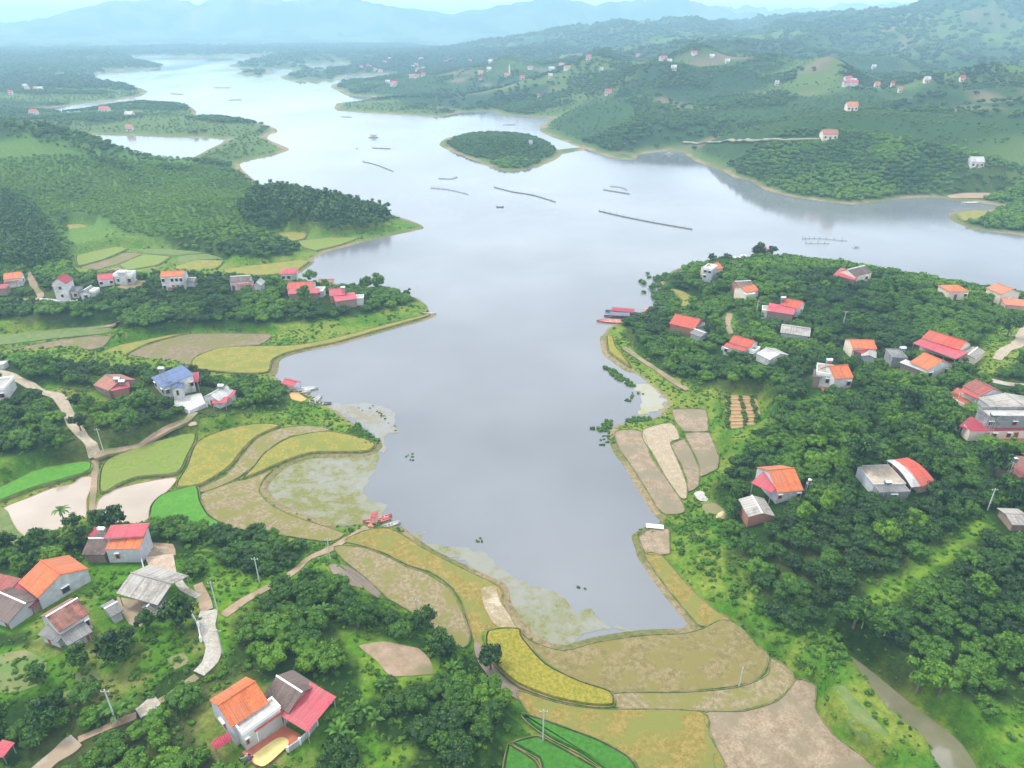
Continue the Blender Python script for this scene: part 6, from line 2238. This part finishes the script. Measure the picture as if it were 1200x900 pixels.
def boat(px, py, L_, yaw, m_, lab, roof=None, wdt=None):
    x, y = unproj(px, py, 0)
    e = bpy.data.objects.new('boat', None)
    C.objects.link(e)
    e.location = (x, y, 0)
    e.rotation_euler = (0, 0, yaw)
    tag(e, lab, 'boat')
    wdt = wdt or L_ * .13
    v, f = [], []
    N = 10
    for i in range(N + 1):
        s = i / N * 2 - 1
        ww = wdt * max(.06, (1 - abs(s) ** 2.6))
        sh = .45 + .35 * s * s
        xx = s * L_ / 2
        v += [(xx, -ww, sh), (xx, -ww * .7, -.15 + .25 * s * s), (xx, 0, -.2 + .3 * s * s), (xx, ww * .7, -.15 + .25 * s * s), (xx, ww, sh),
              (xx, ww * .82, sh - .02), (xx, ww * .6, .1 + .3 * s * s), (xx, -ww * .6, .1 + .3 * s * s), (xx, -ww * .82, sh - .02)]
    for i in range(N):
        for k in range(9):
            a, b = i * 9 + k, i * 9 + (k + 1) % 9
            f.append((a, a + 9, b + 9, b))
    f += [tuple(range(9))[::-1], tuple(range(N * 9, N * 9 + 9))]
    mesh_obj('hull', v, f, m_, e)
    for s in (-.5, .0, .5):
        m = MB()
        m.box(L_ * .32 * s - .12, L_ * .32 * s + .12, -wdt * .8, wdt * .8, .36, .42)
        m.build('seat', WOODM, e)
    if roof:
        m = MB()
        N = 6
        for i in range(N):
            a0, a1 = math.pi * i / N, math.pi * (i + 1) / N
            y0, y1 = math.cos(a0) * wdt * 1.15, math.cos(a1) * wdt * 1.15
            z0, z1 = 1.5 + math.sin(a0) * .35, 1.5 + math.sin(a1) * .35
            m.hexa([(-L_ * .32, y0, z0 - .05), (L_ * .32, y0, z0 - .05), (L_ * .32, y1, z1 - .05), (-L_ * .32, y1, z1 - .05),
                    (-L_ * .32, y0, z0), (L_ * .32, y0, z0), (L_ * .32, y1, z1), (-L_ * .32, y1, z1)])
        m.build('canopy', roof, e)
        for sx in (-.3, .3):
            for sy in (-1, 1):
                m = MB()
                m.tube((L_ * sx, sy * wdt, .4), (L_ * sx, sy * wdt, 1.5), .05, .05, 5)
                m.build('post', POSTM, e)


boat(355, 457, 10, .15, BOATG, 'long grey boat moored above the left sand landing')
boat(350, 460, 8, .05, BOATG, 'shorter pale boat against the left sand landing')
boat(370, 469, 6, 1.1, BOATG, 'pale boat pulled askew beside the left mudflat')
boat(374, 474, 8, .02, BOATD, 'thin dark boat along the left mudflat')
boat(366, 472, 5.5, .6, BOATG, 'small pale skiff nearest the left mudflat grass')
boat(442, 611, 7, .18, BOATR, 'red boat at the pink raft landing')
boat(447, 608.5, 5.5, .5, BOATR, 'small red boat on the outer side of the raft')
boat(458, 616, 5, .45, BOATG, 'white tipped skiff by the grassy landing corner')
boat(730, 367, 15, -.25, BOATD, 'long covered boat with red roof at the peninsula point', roof=CRIMSON)
boat(726, 372, 13, -.12, BOATD, 'dark covered boat inside the red roofed boats', roof=BOATD)
boat(722, 377, 16, -.03, BOATR, 'long red boat lowest of the boats at the peninsula point')
boat(760, 366, 8, .5, BOATG, 'grey boat near the shore behind the peninsula trees', roof=BOATR)
boat(586, 243, 5, 0, BOATD, 'tiny dark boat alone in the middle of the lake')
boat(503, 368, 6, 0, BOATG, 'grey skiff off the left peninsula tip')
boat(1137, 238, 14, .1, BOATG, 'white boat near the cove sand bank')


def deck(name, px0, py0, px1, py1, wdt, z, lab, m_=WOODM, planks=8, cat='jetty'):
    a, b = unproj(px0, py0, z), unproj(px1, py1, z)
    L_ = math.hypot(b[0] - a[0], b[1] - a[1])
    e = bpy.data.objects.new(name, None)
    C.objects.link(e)
    e.location = (a[0], a[1], 0)
    e.rotation_euler = (0, 0, math.atan2(b[1] - a[1], b[0] - a[0]))
    tag(e, lab, cat)
    for i in range(planks):
        m = MB()
        m.box(L_ * i / planks + .03, L_ * (i + 1) / planks - .03, -wdt / 2, wdt / 2, z - .1, z + .01 * (i % 3))
        m.build('plank', m_, e)
    for sx in (.1, .5, .9):
        for sy in (-1, 1):
            m = MB()
            m.tube((L_ * sx, sy * wdt * .42, -1), (L_ * sx, sy * wdt * .42, z - .1), .09, .09, 6)
            m.build('post', WOODM, e)
    return e


deck('jetty', 757, 615.5, 778, 617.5, 1.6, .8, 'small pale jetty on the right bank', mat('jetty_pale', (.6, .6, .58), .8, var=.1))
deck('raft', 433, 612, 441, 613, 3.0, .5, 'pink raft with a small cabin at the boat landing', BOATR, 5, 'raft')
PINKW = mat('cabin_pink', (.58, .30, .26), .8, var=.1)
house('raft_cabin', 'small pink cabin on the raft at the boat landing', 'cabin', [B_('gx', (434, 606.5), (440, 607), 2.2, 2.2, .5, 'P', 'p', e=.05)], simple=True)
house('boat_shed', 'small boat shelter with pink roof on the left shore', 'shelter', [B_('gx', (329, 449), (343, 453), 2.8, 4, 1.0, 'P')])
NETM = mat('net_bamboo', (.16, .15, .12), .9, scale=1, col2=(.24, .22, .18))
NETS = [([(425, 189.5), (440, 193), (461, 201)], 'bamboo net fence slanting west of the island', .5),
        ([(505, 220.5), (525, 222.5), (549, 228)], 'pale net line south west of the island', .35),
        ([(514, 209.5), (528, 210), (536, 208)], 'short net line with posts below the island', .4),
        ([(579, 219.5), (600, 225), (625, 229), (651, 237)], 'long curved net fence south of the island', .6),
        ([(702, 247.5), (730, 254), (765, 261), (811, 269)], 'longest net fence right of the lake centre', .7),
        ([(707, 222.5), (722, 225), (738, 227.5)], 'short net fence north of the longest one', .5),
        ([(715, 218.5), (728, 220), (735, 223)], 'thin net line with floats beside the short fence', .3),
        ([(940, 280), (960, 280), (993, 283)], 'net line off the peninsula orchard shore', .22),
        ([(944, 285.5), (972, 286)], 'second short net line off the orchard shore', .2),
        ([(436, 173.5), (458, 174.5)], 'short dark net line west of the island', .5),
        ([(400, 137), (412, 137.5)], 'dark net line near the far west shore', .6),
        ([(590, 146.5), (604, 146.5)], 'far net line behind the island', .5),
        ([(200, 110), (215, 110.5)], 'far net line in the upper lake', 1.0), ([(268, 117.5), (283, 117)], 'far net line off the left peninsula', 1.0),
        ([(250, 103), (270, 103)], 'farthest net line in the upper lake', 1.0)]
for pts, lab, rad in NETS:
    P_ = [unproj(a, b, 0) for a, b in chaikin(pts, 2, closed=False)]
    e = bpy.data.objects.new('net_fence', None)
    C.objects.link(e)
    e.location = (P_[0][0], P_[0][1], 0)
    tag(e, lab, 'net fence')
    m = MB()
    mp_ = MB()
    for i in range(len(P_) - 1):
        a, b = P_[i], P_[i + 1]
        m.tube((a[0] - P_[0][0], a[1] - P_[0][1], .3), (b[0] - P_[0][0], b[1] - P_[0][1], .3), rad * .55, rad * .55, 6)
        ds = math.hypot(b[0] - a[0], b[1] - a[1])
        for k in range(max(1, int(ds / 5))):
            s = k / max(1, int(ds / 5))
            xx, yy = a[0] + (b[0] - a[0]) * s - P_[0][0], a[1] + (b[1] - a[1]) * s - P_[0][1]
            mp_.tube((xx, yy, -1), (xx + .1, yy, 1.2 + .9 * rnd.random()), .12, .09, 5)
    m.build('float_line', NETM, e)
    o = mp_.build('stake', NETM, e)
    tag(o, kind='stuff')


def trap(px, py, s, lab):
    x, y = unproj(px, py, 0)
    e = bpy.data.objects.new('fishing_platform', None)
    C.objects.link(e)
    e.location = (x, y, 0)
    e.scale = (s,) * 3
    tag(e, lab, 'fishing platform')
    for a, b in (((-3, -1.5), 3.4), ((3, -1.5), 3.4), ((-3, 1.5), 3.4), ((3, 1.5), 3.4)):
        m = MB()
        m.tube((a[0], a[1], -1), (a[0] * .8, a[1] * .8, b), .14, .1, 5)
        m.build('post', NETM, e)
    m = MB()
    m.box(-4.5, 4.5, -2, 2, .3, .55)
    m.build('platform', WOODM, e)
    m = MB()
    m.hexa([(-2, -1.2, .55), (2, -1.2, .55), (2, 1.2, .55), (-2, 1.2, .55), (-1.6, -1.0, 2.4), (1.6, -1.0, 2.4), (1.6, 1.0, 2.4), (-1.6, 1.0, 2.4)])
    m.build('hut', WOODM, e)


trap(438, 161, 1.2, 'fishing platform with lift net posts west of the island')
trap(784, 181, .7, 'small fishing platform near the far right shore')
trap(1003, 290, .4, 'small fishing platform behind the peninsula trees')
trap(418, 174, .25, 'single float stand left of the short net line')



def motorbike(px, py, yaw, m_, lab):
    g = G(px, py, .1)
    e = bpy.data.objects.new('motorbike', None)
    C.objects.link(e)
    e.location = (g[0], g[1], g[2] + .12)
    e.rotation_euler = (0, 0, yaw)
    tag(e, lab, 'motorbike')
    RUB = mat('rubber', (.03, .03, .03), .8)
    for x0 in (-.62, .62):
        m = MB()
        m.tube((x0, -.05, .3), (x0, .05, .3), .3, .3, 12)
        w_ = m.build('wheel', RUB, e)
        m = MB()
        m.tube((x0, -.07, .3), (x0, .07, .3), .16, .16, 10)
        m.build('rim', STEEL, w_)
    m = MB()
    m.hexa([(-.6, -.12, .42), (.25, -.12, .35), (.25, .12, .35), (-.6, .12, .42), (-.7, -.1, .72), (.2, -.08, .55), (.2, .08, .55), (-.7, .1, .72)])
    m.hexa([(.25, -.16, .3), (.5, -.16, .35), (.5, .16, .35), (.25, .16, .3), (.38, -.14, .95), (.52, -.1, .95), (.52, .1, .95), (.38, .14, .95)])
    m.build('body', m_, e)
    m = MB()
    m.hexa([(-.65, -.12, .72), (.05, -.11, .64), (.05, .11, .64), (-.65, .12, .72), (-.62, -.1, .8), (.02, -.09, .74), (.02, .09, .74), (-.62, .1, .8)])
    m.build('seat', RUB, e)
    m = MB()
    m.tube((.4, -.32, 1.02), (.4, .32, 1.02), .02, .02, 5)
    m.tube((.42, 0, .95), (.4, 0, 1.02), .03, .03, 5)
    m.build('handlebar', RUB, e)


motorbike(287, 889, .5, mat('bike_white', (.6, .6, .62), .4), 'pale motorbike parked at the lower corner of the red courtyard')
motorbike(292, 893, .9, mat('bike_blue', (.06, .09, .22), .4), 'dark blue motorbike beside the pale one at the red courtyard')
motorbike(214, 463, 2.0, mat('bike_dark', (.05, .05, .06), .4), 'dark motorbike on the white yard by the blue roofed villa')


def low_wall(pts, h, m_, lab, posts=True):
    P_ = [G(a, b) for a, b in pts]
    e = bpy.data.objects.new('compound_wall', None)
    C.objects.link(e)
    x0, y0 = P_[0][0], P_[0][1]
    e.location = (x0, y0, 0)
    tag(e, lab, 'wall')
    for a, b in zip(P_, P_[1:]):
        dx, dy = b[0] - a[0], b[1] - a[1]
        l = math.hypot(dx, dy)
        nx, ny = -dy / l * .09, dx / l * .09
        m = MB()
        z0, z1 = min(a[2], b[2]) - .5, max(a[2], b[2]) + h
        q = [(a[0] - nx - x0, a[1] - ny - y0), (b[0] - nx - x0, b[1] - ny - y0), (b[0] + nx - x0, b[1] + ny - y0), (a[0] + nx - x0, a[1] + ny - y0)]
        m.hexa([(*c, z0) for c in q] + [(*c, z1) for c in q])
        m.build('panel', m_, e)
    for a in P_:
        m = MB()
        m.box(a[0] - x0 - .18, a[0] - x0 + .18, a[1] - y0 - .18, a[1] - y0 + .18, a[2] - .5, a[2] + h + .25)
        m.build('post', TRIMW, e)


low_wall([(202, 478), (222, 485), (243, 477)], 1.1, WALLW, 'low white wall along the front of the villa yard')
low_wall([(48, 354), (70, 356), (91, 355)], 1.2, WALLW, 'low white retaining wall below the tall hamlet house')
low_wall([(338, 882), (352, 872), (362, 862), (372, 850)], 1.2, WALLG, 'low grey wall at the right side of the red courtyard')
low_wall([(362, 846), (377, 835), (388, 824)], 1.3, WALLG, 'low grey wall running up behind the pink awning')
low_wall([(168, 640), (166, 655), (170, 672)], .8, WALLG, 'low kerb wall between grey walled house and drying yard')
low_wall([(224, 720), (233, 735), (236, 752)], 1.0, WALLW, 'low white wall along the bend of the concrete lane')
low_wall([(846, 410), (866, 418), (880, 424)], 1.0, WALLW, 'low white wall before the coral roofed white house')
low_wall([(1108, 462), (1120, 473), (1132, 478)], .9, WALLC, 'low cream wall along the red paved yard')


def round_heap(name, px, py, r, h, m_, lab, cat, seed=1):
    g = G(px, py)
    q = random.Random(seed)
    v, f = [], []
    N, K = 12, 4
    for k in range(K):
        s = 1 - k / K
        for i in range(N):
            t = 6.283 * i / N
            rr_2 = r * s ** .8 * q.uniform(.88, 1.1)
            v.append((rr_2 * math.cos(t), rr_2 * math.sin(t), h * (1 - s ** 1.6) - .05))
    v.append((0, 0, h))
    for k in range(K - 1):
        for i in range(N):
            a, b = k * N + i, k * N + (i + 1) % N
            f.append((a, b, b + N, a + N))
    for i in range(N):
        f.append(((K - 1) * N + i, (K - 1) * N + (i + 1) % N, len(v) - 1))
    o = mesh_obj(name, v, f, m_)
    o.location = g
    tag(o, lab, cat)


STRAW = mat('straw', (.42, .32, .16), .95, scale=2.5, col2=(.54, .43, .25), bump=.1)
round_heap('straw_stack', 80, 668, 1.7, 2.6, STRAW, 'grey brown straw stack above the big orange roof', 'straw stack', 2)
round_heap('sand_heap', 190, 646, 1.6, .7, SANDY, 'pale sand heap in the earth yard by the grey walled house', 'heap', 3)
round_heap('straw_stack', 846, 606, 1.4, 1.6, STRAW, 'straw stack left of the brick shed', 'straw stack', 4)
round_heap('rubble_heap', 824, 581, 2.2, .5, SLAB, 'pale rubble heap left of the pink carport roof', 'heap', 5)
round_heap('sand_heap', 226, 496, 1.6, .5, SANDY, 'small pale sand heap by the dirt lane below the villa', 'heap', 6)

# ------------------------------------------------------------------ haze over everything
hz = MB()
hz.box(-26000, 26000, -260, 26000, -6, 345)
hm = bpy.data.materials.new('haze_air')
hm.use_nodes = True
n, L = hm.node_tree.nodes, hm.node_tree.links
n.clear()
ou = n.new('ShaderNodeOutputMaterial')
pv = n.new('ShaderNodeVolumePrincipled')
pv.inputs['Color'].default_value = (*HAZE_COLOR, 1)
pv.inputs['Density'].default_value = HAZE_DENSITY
pv.inputs['Anisotropy'].default_value = 0.0
L.new(pv.outputs['Volume'], ou.inputs['Volume'])
haze = hz.build('haze', hm)
tag(haze, 'pale blue haze thickening towards the far hills', 'haze', kind='stuff')
